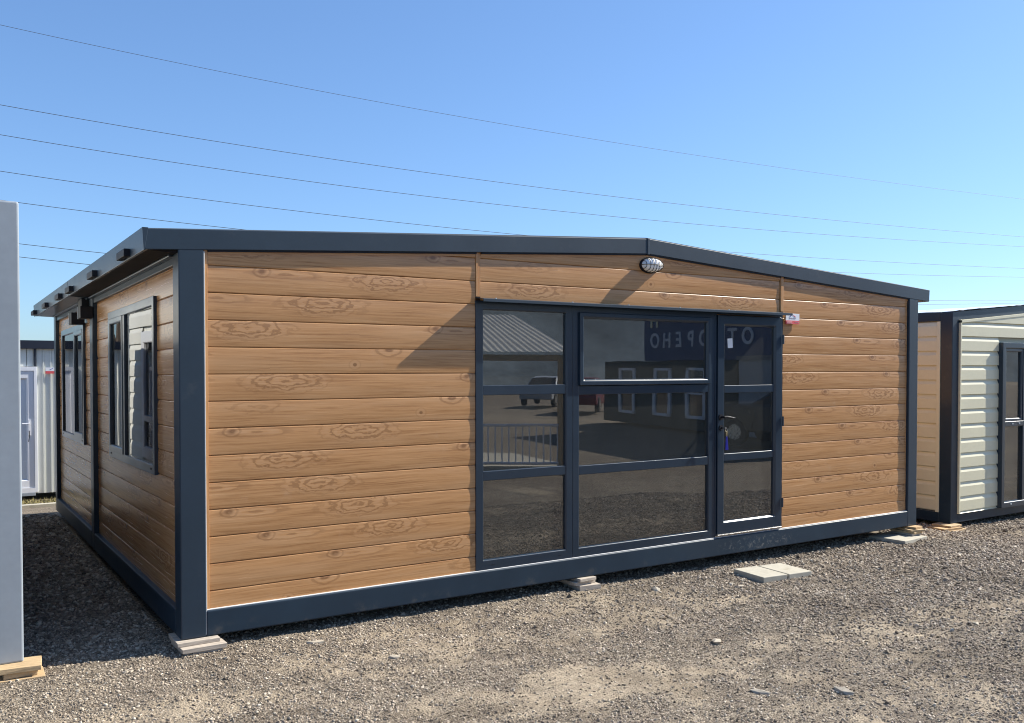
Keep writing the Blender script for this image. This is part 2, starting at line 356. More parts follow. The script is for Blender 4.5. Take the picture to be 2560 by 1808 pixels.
def gravel(name, label, n, region, smin, smax, seed, keep, mat, flat=.62):
    """loose stones scattered on the ground with geometry nodes (one object, nobody could count them)"""
    rng = np.random.default_rng(seed); x0, x1, y0, y1 = region
    cx, cy = -1.353, -5.919
    X = rng.uniform(x0, x1, n*3); Y = rng.uniform(y0, y1, n*3)
    d = np.hypot(X-cx, Y-cy)
    ok = rng.random(n*3) < keep(X, Y, d); X, Y, d = X[ok][:n], Y[ok][:n], d[ok][:n]
    Z = gz(X, Y); m = len(X)
    s = (smin+(smax-smin)*rng.random(m)**3.4)*np.clip(d/7, .8, 1.6)
    me = bpy.data.meshes.new(name); me.from_pydata(np.stack([X, Y, Z+s*.12], -1).tolist(), [], [])
    me.attributes.new('size', 'FLOAT', 'POINT').data.foreach_set('value', s.astype(np.float32))
    rot = np.stack([rng.normal(0, .35, m), rng.normal(0, .35, m), rng.uniform(0, 6.28, m)], -1).astype(np.float32)
    me.attributes.new('spin', 'FLOAT_VECTOR', 'POINT').data.foreach_set('vector', rot.reshape(-1))
    me.attributes.new('pick', 'INT', 'POINT').data.foreach_set('value', rng.integers(0, 6, m).astype(np.int32))
    me.materials.append(mat)
    o = bpy.data.objects.new(name, me); COL.objects.link(o); o['kind'] = 'stuff'; tag(o, label, 'gravel')
    g = bpy.data.node_groups.new(name, 'GeometryNodeTree')
    g.interface.new_socket('Geometry', in_out='INPUT', socket_type='NodeSocketGeometry')
    g.interface.new_socket('Geometry', in_out='OUTPUT', socket_type='NodeSocketGeometry')
    N = g.nodes.new; Lk = g.links.new
    gi, go = N('NodeGroupInput'), N('NodeGroupOutput')
    g2i = N('GeometryNodeGeometryToInstance')
    for k in range(6):
        ic = N('GeometryNodeMeshIcoSphere'); ic.inputs['Radius'].default_value = .5; ic.inputs['Subdivisions'].default_value = 1
        pp = N('GeometryNodeInputPosition'); nz = N('ShaderNodeTexNoise'); nz.noise_dimensions = '4D'
        nz.inputs['W'].default_value = k*3.7+seed; nz.inputs['Scale'].default_value = 1.7; Lk(pp.outputs[0], nz.inputs['Vector'])
        sub = N('ShaderNodeVectorMath'); sub.operation = 'SUBTRACT'; Lk(nz.outputs['Color'], sub.inputs[0]); sub.inputs[1].default_value = (.5, .5, .5)
        mul = N('ShaderNodeVectorMath'); mul.operation = 'MULTIPLY'; Lk(sub.outputs[0], mul.inputs[0]); mul.inputs[1].default_value = (1.25, 1.25, 1.0)
        sp = N('GeometryNodeSetPosition'); Lk(ic.outputs[0], sp.inputs[0]); Lk(mul.outputs[0], sp.inputs['Offset'])
        tf = N('GeometryNodeTransform'); Lk(sp.outputs[0], tf.inputs[0]); tf.inputs['Scale'].default_value = (1, .78, flat)
        sm = N('GeometryNodeSetMaterial'); Lk(tf.outputs[0], sm.inputs[0]); sm.inputs['Material'].default_value = mat
        sh = N('GeometryNodeSetShadeSmooth'); Lk(sm.outputs[0], sh.inputs[0]); sh.inputs['Shade Smooth'].default_value = False
        Lk(sh.outputs[0], g2i.inputs[0])
    def attr(nm, dt):
        q = N('GeometryNodeInputNamedAttribute'); q.data_type = dt; q.inputs[0].default_value = nm; return q.outputs[0]
    iop = N('GeometryNodeInstanceOnPoints'); Lk(gi.outputs[0], iop.inputs['Points']); Lk(g2i.outputs[0], iop.inputs['Instance'])
    iop.inputs['Pick Instance'].default_value = True; Lk(attr('pick', 'INT'), iop.inputs['Instance Index'])
    Lk(attr('spin', 'FLOAT_VECTOR'), iop.inputs['Rotation']); Lk(attr('size', 'FLOAT'), iop.inputs['Scale'])
    Lk(iop.outputs[0], go.inputs[0])
    md = o.modifiers.new('scatter', 'NODES'); md.node_group = g
    return o
t = NT('gravel_stone'); oi = t.n('ObjectInfo').outputs['Random']; P = t.pos()
c = t.ramp(oi, [(0, (.12, .096, .07)), (.25, (.24, .195, .146)), (.6, (.375, .312, .238)), (.86, (.51, .437, .34)), (1, (.66, .585, .47))])
c = t.mix(t.math('MULTIPLY', t.noise(P, 300, 2), .3), c, (.13, .105, .085))
t.l(c, t.p.inputs['Base Color']); t.p.inputs['Roughness'].default_value = .9; t.p.inputs['Specular IOR Level'].default_value = .25
mpd = t.n('Mapping'); t.l(P, mpd.inputs[0]); mpd.inputs['Scale'].default_value = (.75, 2.1, 1)
earth = t.math('MULTIPLY', t.smooth(t.noise(mpd.outputs[0], 1.15, 6, .62, .6), .50, .66), .36)
t.l(t.mix(earth, c, (.135, .104, .074)), t.p.inputs['Base Color'])
STONE = t.m
def keep_g(X, Y, d):
    k = (1-.72*sand(X, Y))*np.clip((7.5/d)**1.6, .12, 1)
    return k*(.35+1.0*np.clip(fbm(X, Y, 1.2, 31)*1.5-.3, 0, 1))*np.where((X > 0) & (X < 7.7) & (Y > .35), 0, 1)
gravel('gravel', 'loose grey crushed stone spread over the yard in front of the house', 230000, (-1.6, 11.5, -4.2, 1.2), .007, .027, 5, keep_g, STONE)
gravel('coarse_gravel', 'larger scattered broken stones lying on the gravel yard', 800, (-1.3, 10.5, -4.0, .3), .024, .05, 9,
       lambda X, Y, d: np.clip(fbm(X, Y, .8, 40)*2-.75, .03, 1)*.5, STONE, .72)
gravel('gap_gravel', 'pale broken stones in the shaded passage between the two houses', 9000, (-.85, .0, .2, 6.5), .008, .04, 15, lambda X, Y, d: .6+0*X, STONE)
STONEP = paint('pale_stone', (.40, .355, .285), .9, .3, 30, .2, .5)
def rock(x, y, s, flat, label, mat, seed):
    rg = random.Random(seed); bm = bmesh.new(); bmesh.ops.create_icosphere(bm, subdivisions=1, radius=.5)
    for v in bm.verts:
        f = 1+.75*(rg.random()-.5); v.co = Vector((v.co.x*s*1.35*f, v.co.y*s*.9*f, max(-.18*s, v.co.z*s*flat*f)))
    me = bpy.data.meshes.new('stone'); bm.to_mesh(me); bm.free(); me.materials.append(mat)
    o = bpy.data.objects.new('stone', me); COL.objects.link(o)
    o.location = (x, y, float(gz(np.array(x), np.array(y)))+.05*s); o.rotation_euler = (0, 0, rg.random()*6)
    return tag(o, label, 'stone')
rock(2.92, -2.70, .095, .5, 'pale angular stone lying alone on the sandy gravel', STONEP, 1)
rock(1.10, -.78, .06, .5, 'small flat tan stone lying in front of the plain cladding', STONEP, 2)
rock(2.55, -2.42, .085, .3, 'flat tan stone half sunk beside the pale angular stone', STONEP, 3)
rock(3.02, -1.62, .075, .7, 'brownish stone on the near edge of the wheel track', STONEP, 4)
rock(.78, -.27, .08, .45, 'whitish flat stone close under the base beam left of the windows', STONEP, 5)
rock(3.62, -.36, .075, .6, 'pale rounded stone between timber blocks and concrete slabs', STONEP, 6)
rock(4.32, -.62, .065, .35, 'yellowish stone chip touching the concrete slabs', STONEP, 7)
rock(4.9, -2.3, .05, .5, 'small white stone on the far wheel track', STONEP, 8)

# ------------------------------------------------------------------ the main house
W, WP, HB, H1, SL, OV, TH, D = 7.7, .1564, .1637, 2.443, .061, .196, .127, 6.31
REC = .030                                            # cladding face behind the steel frame
def sh(x, y, z): return (x, y, z*(1-.0072*max(0., y)))  # the eaves fall slightly to the rear
def roofz(x): return H1+SL*min(x, W-x)
house = thing('modular_house', 'wide flat house clad in brown wood-look boards with dark steel frame and glazed front', 'house', (W/2, D/2, 0))
def hb(name, mat, parent, *b, bevel=.004, seg=2): return MB().box(*b).mapv(sh).build(name, mat, parent, bevel, seg)
# steel frame
for (x0, x1, y0, y1) in ((0, WP, 0, WP), (W-WP, W, 0, WP), (0, WP, D-WP, D), (W-WP, W, D-WP, D), (0, WP, 3.40, 3.56)):
    hb('corner_post', ANTH, house, x0, x1, y0, y1, 0, H1+.02, bevel=.007, seg=3)
for nm, b in (('base_beam', (WP, W-WP, .0, .09, 0, HB)), ('base_beam', (0., .09, WP, 3.40, 0, HB)), ('base_beam', (0., .09, 3.56, D-WP, 0, HB)),
              ('base_beam', (W-.09, W, WP, D-WP, 0, HB)), ('base_beam', (WP, W-WP, D-.09, D, 0, HB))):
    hb(nm, SCUFF, house, *b, bevel=.009, seg=3)
MB().box(WP+.002, W-WP-.002, .012, REC+.012, HB-.002, HB+.005).build('sealant_strip', SEAL, house, .002)
MB().box(WP-.001, WP+.005, .004, REC+.01, .01, H1).build('sealant_strip', SEAL, house, .001)
for y0, y1 in ((WP, 3.40), (3.56, D-WP)):             # eaves beams of the side
    hb('eaves_beam', ANTH, house, .012, .09, y0, y1, H1-.075, H1+.0, bevel=.004)
    hb('eaves_flashing', ANTH, house, -.028, .012, y0-.02, y1+.02, H1-.03, H1+.002, bevel=.006)
# roof: two shallow slopes, open only to the gable
roof = MB()
c = math.hypot(1, SL); nx_, nz_ = SL/c*TH, TH/c
prof = [(-OV, roofz(-OV)), (W/2, roofz(W/2)), (W+OV, roofz(-OV)), (W+OV+nx_, roofz(-OV)+nz_), (W/2, roofz(W/2)+TH*c), (-OV-nx_, roofz(-OV)+nz_)]
roof_o = MB().prism(prof, lambda p, k: sh(p[0], (-.002, D+.04)[k], p[1])).build('roof', ANTH, house, .004)
top = [(-OV-nx_+.02, roofz(-OV)+nz_+.001), (W/2, roofz(W/2)+TH*c+.001), (W+OV+nx_-.02, roofz(-OV)+nz_+.001), (W/2, roofz(W/2)+TH*c+.014)]
MB().prism([top[0], top[1], top[2], (top[2][0], top[2][1]+.008), top[3], (top[0][0], top[0][1]+.008)], lambda p, k: sh(p[0], (.03, D)[k], p[1])).build('roof_sheet', ROOFM, roof_o)
MB().box(W/2-.016, W/2+.010, -.006, .03, roofz(W/2)-.006, roofz(W/2)+TH*c+.006).build('ridge_cover', ANTH, roof_o, .003)
for y0, y1 in ((-.004, 3.36), (3.375, D+.045)):        # fascia boards along the left eaves
    x = -OV-nx_
    MB().hexa([sh(-OV-.006, y0, roofz(-OV)-.004), sh(-OV-.001, y0, roofz(-OV)-.004), sh(-OV-.001, y1, roofz(-OV)-.004), sh(-OV-.006, y1, roofz(-OV)-.004)],
              [sh(x-.006, y0, roofz(-OV)+nz_+.008), sh(x+.03, y0, roofz(-OV)+nz_+.008), sh(x+.03, y1, roofz(-OV)+nz_+.008), sh(x-.006, y1, roofz(-OV)+nz_+.008)]).build('eaves_fascia', ANTH, roof_o, .002)
for y0, y1, mt in ((.02, 3.40, 'soffit_board'), (3.46, D, None)):
    MB().hexa([sh(-OV+.02, y0, roofz(-OV)), sh(.0, y0, H1-.018), sh(0., y1, H1-.018), sh(-OV+.02, y1, roofz(-OV))],
              [sh(-OV+.02, y0, roofz(-OV)+.02), sh(.0, y0, H1+.004), sh(0., y1, H1+.004), sh(-OV+.02, y1, roofz(-OV)+.02)]).build('soffit', SOFF if mt else ANTH, roof_o)
for y in (.42, 1.72, 3.02, 3.78, 4.90, 6.05):
    z = roofz(-OV)+.012
    MB().box(-OV-.046, -OV+.01, y, y+.27, z-.006, z+.044).mapv(sh).build('water_spout', BLACKP, roof_o, .004)

# cladding -----------------------------------------------------------------
PITCH_B = .1735; Z0 = .280                             # joints between boards at Z0 + k*PITCH_B
rowinfo = {12: ('A', .534-.60), 11: ('A', .958-1.49), 10: ('A', .438-1.49), 9: ('B', 1.184-.60), 8: ('A', .701-1.49), 7: ('B', 1.697-.60),
           6: ('A', .333-.60), 5: ('A', .676-1.49), 4: ('A', .935-1.49), 3: ('A', .309-.60), 2: ('A', .551-.60), 1: ('A', 1.034-.60), 0: ('B', .1), 13: ('A', 1.2), 14: ('B', .6)}
rowright = {12: 6.182, 11: 6.437, 10: 6.694, 9: 6.952, 8: 7.191, 7: 6.203, 6: 5.958, 5: 6.468, 4: 6.72, 3: 7.0, 2: 6.1, 1: 6.6, 0: 5.9, 13: 5.8}
SAG = .0032
def board(parent, s0, s1, k, face, clipfn, kind, shift, rowid, n_long=2):
    """one board: convex printed-metal profile; face(s, out, z) puts it on a wall"""
    zlo = Z0+(k-1)*PITCH_B; zhi = zlo+PITCH_B
    zlo = max(zlo, HB-.03) if k == 0 else zlo
    full = PITCH_B
    js = np.concatenate([[0, .020], np.linspace(.038, .962, 9), [.980, 1]])
    if k == 0: js = js[js >= (zlo-(Z0-PITCH_B))/PITCH_B]
    m = MB(); ss = np.linspace(s0, s1, n_long); rings = []
    for s in ss:
        r = []
        for j in js:
            z = Z0+(k-1)*PITCH_B+j*PITCH_B
            out = -.008 if (j in (0., 1.)) else (-.0012 if j in (.020, .980) else SAG*(1-(2*j-1)**2))
            z = min(z, clipfn(s)) if clipfn else z
            r.append((s, out, z, j*PITCH_B))
        rings.append(r)
    for r in rings:
        for (s, out, z, v) in r:
            m.v.append(face(s, out, z)); m.uv.append((s-shift, z-(Z0+(k-1)*PITCH_B))); m.row.append((rowid*.37, 0))
    nj = len(js)
    for a in range(len(ss)-1):
        for b in range(nj-1): m.f.append((a*nj+b, (a+1)*nj+b, (a+1)*nj+b+1, a*nj+b+1))
    o = m.build('board', WOODA if kind == 'A' else WOODB, parent, smooth=False, fix=False)
    return o
def front_face(s, out, z): return (s, REC-out, z)
fw_o = MB().box(WP-.04, 2.19, REC+.012, .10, .1, H1+.05).box(5.54, W-WP+.04, REC+.012, .10, .1, H1+.05)
fw_o.hexa([(2.19, REC+.012, 2.20), (5.54, REC+.012, 2.20), (5.54, .10, 2.20), (2.19, .10, 2.20)], [(2.19, REC+.012, 2.50), (5.54, REC+.012, 2.50), (5.54, .10, 2.50), (2.19, .10, 2.50)])
front_wall = fw_o.build('front_wall', paint('cladding_back', (.10, .055, .03), .6, .1, 4), house)
clipf = lambda s: roofz(s)+.04
X1, X2, X3, X4 = .184, 2.156, 2.200, 5.523
X5, X6 = 5.572, W-WP-.004
for k in range(0, 15):
    kd, shf = rowinfo[k]
    zlo = Z0+(k-1)*PITCH_B
    def span(a, b): # clip to where the board lies below the roof
        if roofz(a)+.03 < zlo: a = (zlo-.03-H1)/SL
        if roofz(b)+.03 < zlo: b = W-(zlo-.03-H1)/SL
        return a, b
    a, b = span(X1, X2)
    if b-a > .05: board(front_wall, a, b, k, front_face, clipf, kd, shf, k, 6)
    if zlo+PITCH_B > 2.215:
        a, b = span(X3, X4)
        for q0, q1 in ((a, W/2), (W/2, b)):
            board(front_wall, q0, q1, k, front_face, clipf, 'AB'[k % 2], .31+k*.83, k+20, 6)
    a, b = span(X5, X6)
    if b-a > .05: board(front_wall, a, b, k, front_face, clipf, 'B' if k in (3, 0) else 'A', rowright.get(k, 6)-.60, k+40, 6)
def strip(name, mat, x0, x1, z0, z1, y0=REC-.008, y1=REC+.012, par=None):
    m = MB().box(x0, x1, y0, y1, z0, z1)
    m.uv = [(p[2], (p[0]-x0)) for p in m.v]; m.row = [(3.3+x0, 0)]*len(m.v)
    return m.build(name, mat, par or front_wall, .0015)
strip('cladding_trim', WOODB, WP+.003, X1-.001, HB+.005, H1+.02)
strip('cladding_trim', WOODB, X2+.002, X2+.020, 2.245, roofz(X2)+.01, REC-.010); strip('cladding_trim', WOODB, X2+.024, X3-.001, 2.245, roofz(X2)+.01, REC-.004)
strip('cladding_trim', WOODB, X4+.006, X5-.002, 2.245, roofz(X4)+.01, REC-.012)
strip('cladding_trim', WOODB, X6-.012, X6+.0, HB+.005, H1+.02, REC-.002)
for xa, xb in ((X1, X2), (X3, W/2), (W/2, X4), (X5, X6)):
    za, zb = roofz(xa), roofz(xb); m = MB()
    m.hexa([(xa, REC-.007, za-.026), (xb, REC-.007, zb-.026), (xb, REC+.01, zb-.026), (xa, REC+.01, za-.026)], [(xa, REC-.007, za+.02), (xb, REC-.007, zb+.02), (xb, REC+.01, zb+.02), (xa, REC+.01, za+.02)])
    m.uv = [(p[0]*1.1, p[2]-za) for p in m.v]; m.row = [(8.8, 0)]*8
    m.build('gable_trim', WOODB, front_wall)
    MB().hexa([(xa, .006, za-.011), (xb, .006, zb-.011), (xb, REC-.008, zb-.011), (xa, REC-.008, za-.011)], [(xa, .006, za+.01), (xb, .006, zb+.01), (xb, REC-.008, zb+.01), (xa, REC-.008, za+.01)]).build('shadow_gap_strip', BLACKP, front_wall)  # black strip added to stand for the shadow line under the fascia

# left side wall
SREC = .042
def side_face(s, out, z): return sh(SREC-out, s, z)
SWIN = ((.84, 2.635), (4.125, 5.745)); SZ0, SZ1 = .985, 2.20
side_wall = MB().box(SREC+.012, .11, WP-.04, SWIN[0][0], .1, H1).box(SREC+.012, .11, SWIN[0][1], SWIN[1][0], .1, H1).box(SREC+.012, .11, SWIN[1][1], D-WP+.04, .1, H1)
for q0, q1 in SWIN: side_wall.box(SREC+.012, .11, q0, q1, .1, SZ0).box(SREC+.012, .11, q0, q1, SZ1, H1)
side_wall = side_wall.mapv(sh).build('side_wall', MATS['cladding_back'], house)
for (y0, y1) in ((WP+.03, 3.385), (3.575, D-WP-.02)):
    for k in range(0, 14):
        if Z0+(k-1)*PITCH_B > H1-.07: continue
        zl = Z0+(k-1)*PITCH_B; wq = SWIN[0] if y0 < 1 else SWIN[1]
        segs = ((y0, wq[0]), (wq[1], y1)) if zl > SZ0-.05 and zl+PITCH_B < SZ1+.05 else ((y0, y1),)
        for g0, g1 in segs: board(side_wall, g0, g1, k, side_face, lambda s: H1-.06, rowinfo[k][0], rowinfo[k][1]*1.7+y0+.5, k+60, 3)
right_wall = MB().box(W-.11, W-SREC, WP-.04, D-WP+.04, .1, H1).mapv(sh)
right_wall.uv = [(p[1], p[2]) for p in right_wall.v]; right_wall.row = [(1., 0)]*len(right_wall.v)
right_wall = right_wall.build('side_wall', WOODA, house)
back_wall = MB().box(WP-.04, W-WP+.04, D-.11, D-.03, .1, H1+.2).mapv(sh); back_wall.uv = [(p[0], p[2]) for p in back_wall.v]; back_wall.row = [(2., 0)]*8
back_wall.build('back_wall', WOODA, house)
# inside
hb('floor', INTF, house, .11, W-.11, .10, D-.11, HB-.05, HB-.01)
hb('inner_lining', INTW, house, W-.125, W-.1101, .11, D-.12, HB, 2.40)
hb('ceiling', INTW, house, .125, W-.125, .12, D-.12, 2.385, 2.40)
part = MB().box(.13, 3.75, 3.55, 3.63, HB, 2.38).box(4.62, W-.13, 3.55, 3.63, HB, 2.38).box(3.75, 4.62, 3.55, 3.63, 2.17, 2.38).mapv(sh).build('partition', INTW, house)
hb('inner_door', WHITE, house, 3.77, 4.60, 3.57, 3.61, HB, 2.15)

# glazed front ----------------------------------------------------------------
K = 5.937/5.924
def fx(x): return -1.35267+(x+1.35267)*K
def fz(z): return 1.70907+(z-1.70907)*K
YF = .018
glz = MB()
def bars(m, xs, zs, y0, y1):
    for (x0, x1) in xs:
        for (z0, z1) in zs: m.box(fx(x0), fx(x1), y0, y1, fz(z0), fz(z1))
    return m
unitL = MB().ring((fx(2.147), fx(3.053), HB+.004, fz(2.215)), (fx(2.215), fx(2.984), fz(.247), fz(2.147)), YF, .085, .006).build('fixed_frame', ANTH2, house, .003, 3)
for z0, z1 in ((.850, .922), (1.500, 1.575)): MB().box(fx(2.212), fx(2.987), YF+.003, .08, fz(z0), fz(z1)).build('glazing_bar', ANTH2, unitL, .004, 3)
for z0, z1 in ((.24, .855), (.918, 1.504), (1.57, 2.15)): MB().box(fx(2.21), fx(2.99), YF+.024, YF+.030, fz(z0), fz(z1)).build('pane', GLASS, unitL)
unitM = MB().ring((fx(3.056), fx(4.645), HB+.004, fz(2.215)), (fx(3.122), fx(4.570), fz(.245), fz(2.150)), YF, .085, .006).build('fixed_frame', ANTH2, house, .003, 3)
for z0, z1 in ((.838, .912), (1.490, 1.562)): MB().box(fx(3.119), fx(4.573), YF+.003, .08, fz(z0), fz(z1)).build('glazing_bar', ANTH2, unitM, .004, 3)
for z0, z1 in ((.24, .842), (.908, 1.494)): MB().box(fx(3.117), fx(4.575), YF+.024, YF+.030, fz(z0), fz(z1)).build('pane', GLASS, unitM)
sash = MB().ring((fx(3.112), fx(4.578), fz(1.566), fz(2.157)), (fx(3.160), fx(4.530), fz(1.615), fz(2.108)), YF-.022, .06, .014).build('opening_sash', ANTH2, unitM, .005, 3)
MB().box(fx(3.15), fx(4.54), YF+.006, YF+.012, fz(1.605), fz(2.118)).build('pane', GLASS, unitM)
for x in (2.30, 2.93, 3.22, 4.50):
    MB().box(fx(x)-.014, fx(x)+.014, YF-.002, YF+.001, .203, .207).build('drain_slot', BLACKP, unitL if x < 3 else unitM)
frD = MB().box(fx(4.648), fx(4.668), YF, .085, HB+.01, fz(2.215)).box(fx(5.521), fx(5.545), YF, .085, HB+.01, fz(2.215)).box(fx(4.668), fx(5.521), YF, .085, fz(2.192), fz(2.215)).build('door_frame', ANTH2, house, .003)
MB().box(fx(4.655), fx(5.53), YF-.006, .08, HB+.006, fz(.186)).build('threshold', STEEL, house, .003)
YD = YF-.012
door = MB().ring((fx(4.674), fx(5.515), fz(.195), fz(2.186)), (fx(4.768), fx(5.424), fz(.312), fz(2.090)), YD, .06, .016).build('door', ANTH2, house, .004, 3)
for z0, z1 in ((.860, .926), (1.480, 1.549)): MB().box(fx(4.764), fx(5.428), YD+.008, .058, fz(z0), fz(z1)).build('glazing_bar', ANTH2, door, .004, 3)
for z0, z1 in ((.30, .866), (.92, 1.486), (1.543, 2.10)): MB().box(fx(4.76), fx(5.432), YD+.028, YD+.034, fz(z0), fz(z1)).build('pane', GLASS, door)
MB().hexa([(fx(4.668), YD-.014, fz(.188)), (fx(5.519), YD-.014, fz(.188)), (fx(5.519), YD+.02, fz(.188)), (fx(4.668), YD+.02, fz(.188))],
          [(fx(4.668), YD-.014, fz(.194)), (fx(5.519), YD-.014, fz(.194)), (fx(5.519), YD+.02, fz(.203)), (fx(4.668), YD+.02, fz(.203))]).build('drip_bar', STEEL, door, .001)
for z in (.42, 1.20, 1.98): MB().tube([(fx(5.530), YD-.010, z-.045), (fx(5.530), YD-.010, z+.045)], .009, 8).build('hinge', ANTH2, door)
# lever handle and lock
hx = 4.722
hd = MB().tube([(hx, YD+.002, 1.262), (hx, YD-.012, 1.262)], .027, 14).tube([(hx, YD-.01, 1.262), (hx, YD-.052, 1.262)], .011, 10)
hd.tube([(hx-.006, YD-.05, 1.263), (hx+.03, YD-.056, 1.264), (hx+.085, YD-.052, 1.256), (hx+.135, YD-.046, 1.250)], [.0115, .011, .010, .007], 10)
hd.build('handle', BLACKP, door, smooth=False)
MB().tube([(hx+.004, YD+.002, 1.165), (hx+.004, YD-.010, 1.165)], .025, 14).tube([(hx+.004, YD-.009, 1.165), (hx+.004, YD-.022, 1.165)], .009, 10).build('lock', BLACKP, door)
# drip cap above the glazing
capm = MB().prism([(REC+.01, 2.240), (REC-.123, 2.224), (REC-.123, 2.202), (REC-.119, 2.202), (REC-.119, 2.221), (REC+.01, 2.236)],
                  lambda p, k: ((2.156, 5.568)[k], p[0], p[1])).build('drip_cap', ANTH, house, .0008, 2)
for x in (2.30, 3.02, 3.60, 4.18, 4.78): MB().tube([(x, -.035, 2.2305), (x, -.035, 2.237)], .007, 8).build('screw_head', STEEL, capm)
adopt(house)

# side windows
def side_window(y0, y1, z0, z1, ym, near):
    X = .016; bw = .065; rot = lambda x, y, z: sh(X+y, x, z)
    f = MB().ring((y0, y1, z0, z1), (y0+bw, y1-bw, z0+bw, z1-bw), 0., .09, .004).mapv(rot).build('side_window', ANTH2, house, .003, 2)
    MB().box(ym-.04, ym+.04, .001, .07, z0+bw-.002, z1-bw+.002).mapv(rot).build('mullion', ANTH2, f, .003)
    if near: a, b = ym+.04, y1-bw
    else: a, b = y0+bw, ym-.04
    MB().ring((a-.003, b+.003, z0+bw-.003, z1-bw+.003), (a+.04, b-.04, z0+bw+.045, z1-bw-.045), -.004, .07, .008).mapv(rot).build('sash', ANTH2, f, .003)
    for p0, p1, d in ((ym+.03, y1-bw+.01, .016), (y0+bw-.01, ym-.03, .016)):
        MB().box(p0, p1, d, d+.006, z0+bw-.01, z1-bw+.01).mapv(rot).build('pane', GLASS2, f)
    for yy in (y0+.12, y1-.12): MB().box(yy-.018, yy+.018, -.003, .002, z0+.030, z0+.044).mapv(rot).build('drain_cap', BLACKP, f)
side_window(.815, 2.66, .962, 2.225, 1.96, True)
side_window(4.10, 5.77, .965, 2.222, 4.78, False)
adopt(house)
bpy.context.view_layer.update()

# ------------------------------------------------------------------ things fixed to the house
lamp = thing('bulkhead_lamp', 'oval white wall lamp with black cage under the roof ridge of the wood-clad house', 'lamp', (3.885, REC, 2.583))
def oval(cx, cz, ax, az, y, n=28): return [(cx+ax*math.cos(2*math.pi*k/n), y, cz+az*math.sin(2*math.pi*k/n)) for k in range(n)]
m = MB(); rings = [(0, .116, .068), (.018, .116, .068), (.026, .110, .062)]
P = [oval(3.885, 2.583, ax, az, REC-d) for d, ax, az in rings]
P = np.array([p+[p[0]] for p in P]); m.grid(P).build('lamp_base', BLACKP, lamp, smooth=True)
prof = [(.028, 1.), (.05, .97), (.07, .86), (.085, .66), (.094, .38), (.097, .02)]
P = np.array([(lambda q: q+[q[0]])(oval(3.885, 2.583, .108*s, .060*s, REC-d)) for d, s in prof]); MB().grid(P).build('opal_cover', LAMPW, lamp, smooth=True)
def dome(s): return np.interp(s, [0, .38, .66, .86, .97, 1.0], [.097, .094, .085, .07, .05, .028])
for k in range(-3, 4):
    fxk = k/3.6; pts = []
    for a in np.linspace(-1, 1, 15):
        zz = a*math.sqrt(1-fxk**2); s = math.hypot(fxk, zz); pts.append((3.885+.112*fxk, REC-dome(min(s, 1))-.004, 2.583+.063*zz))
    MB().tube(pts, .0025, 5).build('cage_bar', BLACKP, lamp)
MB().tube([(3.885+.112*a, REC-dome(abs(a))-.006, 2.583) for a in np.linspace(-1, 1, 17)], .0025, 5).build('cage_bar', BLACKP, lamp)
adopt(lamp)

sg = thing('maker_plate', 'small white and red plate with blue roof mark beside the glazed door', 'sign', (5.684, REC-.02, 2.13))
MB().box(5.588, 5.780, REC-.026, REC-.018, 2.163, 2.229).build('plate', WHITE, sg, .001)
REDS = paint('sign_red', (.62, .10, .11), .4, .06, 8); BLUS = paint('sign_mark_blue', (.03, .07, .32), .4, .05, 8); GREYS = paint('sign_grey_print', (.35, .36, .45), .5, .05, 8)
PINK = paint('sign_pale_print', (.85, .55, .55), .5, .05, 8)
MB().box(5.588, 5.780, REC-.026, REC-.018, 2.129, 2.163).build('red_band', REDS, sg, .001)
ys = REC-.0285
def flat(poly, mat, nm='print'): MB().prism(poly, lambda p, k: (p[0], (ys, REC-.0262)[k], p[1])).build(nm, mat, sg)
flat([(5.634, 2.199), (5.650, 2.199), (5.686, 2.222), (5.676, 2.225)], BLUS); flat([(5.690, 2.215), (5.700, 2.213), (5.730, 2.197), (5.716, 2.197)], REDS)
for a, b in ((5.638, 5.662), (5.668, 5.688), (5.692, 5.730)): flat([(a, 2.183), (b, 2.183), (b, 2.190), (a, 2.190)], GREYS)
for z, a, b in ((2.152, 5.60, 5.675), (2.144, 5.60, 5.665), (2.136, 5.60, 5.68), (2.148, 5.72, 5.77)): flat([(a, z), (b, z), (b, z+.003), (a, z+.003)], PINK)
for x in (5.60, 5.768): MB().box(x-.006, x+.006, REC-.018, REC+.003, 2.175, 2.187).build('stand_off', STEEL, sg)
adopt(sg)

keys = thing('key_bunch', 'bunch of brass keys with blue tag hanging from the door lock', 'keys', (hx+.006, YD-.03, 1.16))
MB().tube([(hx+.004, YD-.020, 1.165), (hx+.004, YD-.046, 1.165)], .004, 6).box(hx-.006, hx+.014, YD-.062, YD-.044, 1.156, 1.174).build('key', STEEL, keys)
pts = [(hx+.022+.014*math.cos(a), YD-.05, 1.145+.016*math.sin(a)) for a in np.linspace(0, 6.28, 14)]
MB().tube(pts, .0022, 5).build('key_ring', STEEL, keys)
MB().hexa([(hx+.018, YD-.052, 1.09), (hx+.034, YD-.052, 1.09), (hx+.034, YD-.048, 1.09), (hx+.018, YD-.048, 1.09)], [(hx+.012, YD-.052, 1.14), (hx+.040, YD-.052, 1.14), (hx+.040, YD-.048, 1.14), (hx+.012, YD-.048, 1.14)]).build('key', BRASS, keys)
MB().hexa([(hx+.008, YD-.054, .965), (hx+.048, YD-.054, .965), (hx+.048, YD-.046, .965), (hx+.008, YD-.046, .965)], [(hx+.018, YD-.054, 1.088), (hx+.034, YD-.054, 1.088), (hx+.034, YD-.046, 1.088), (hx+.018, YD-.046, 1.088)]).build('tag', BLUEP, keys, .003)
adopt(keys)
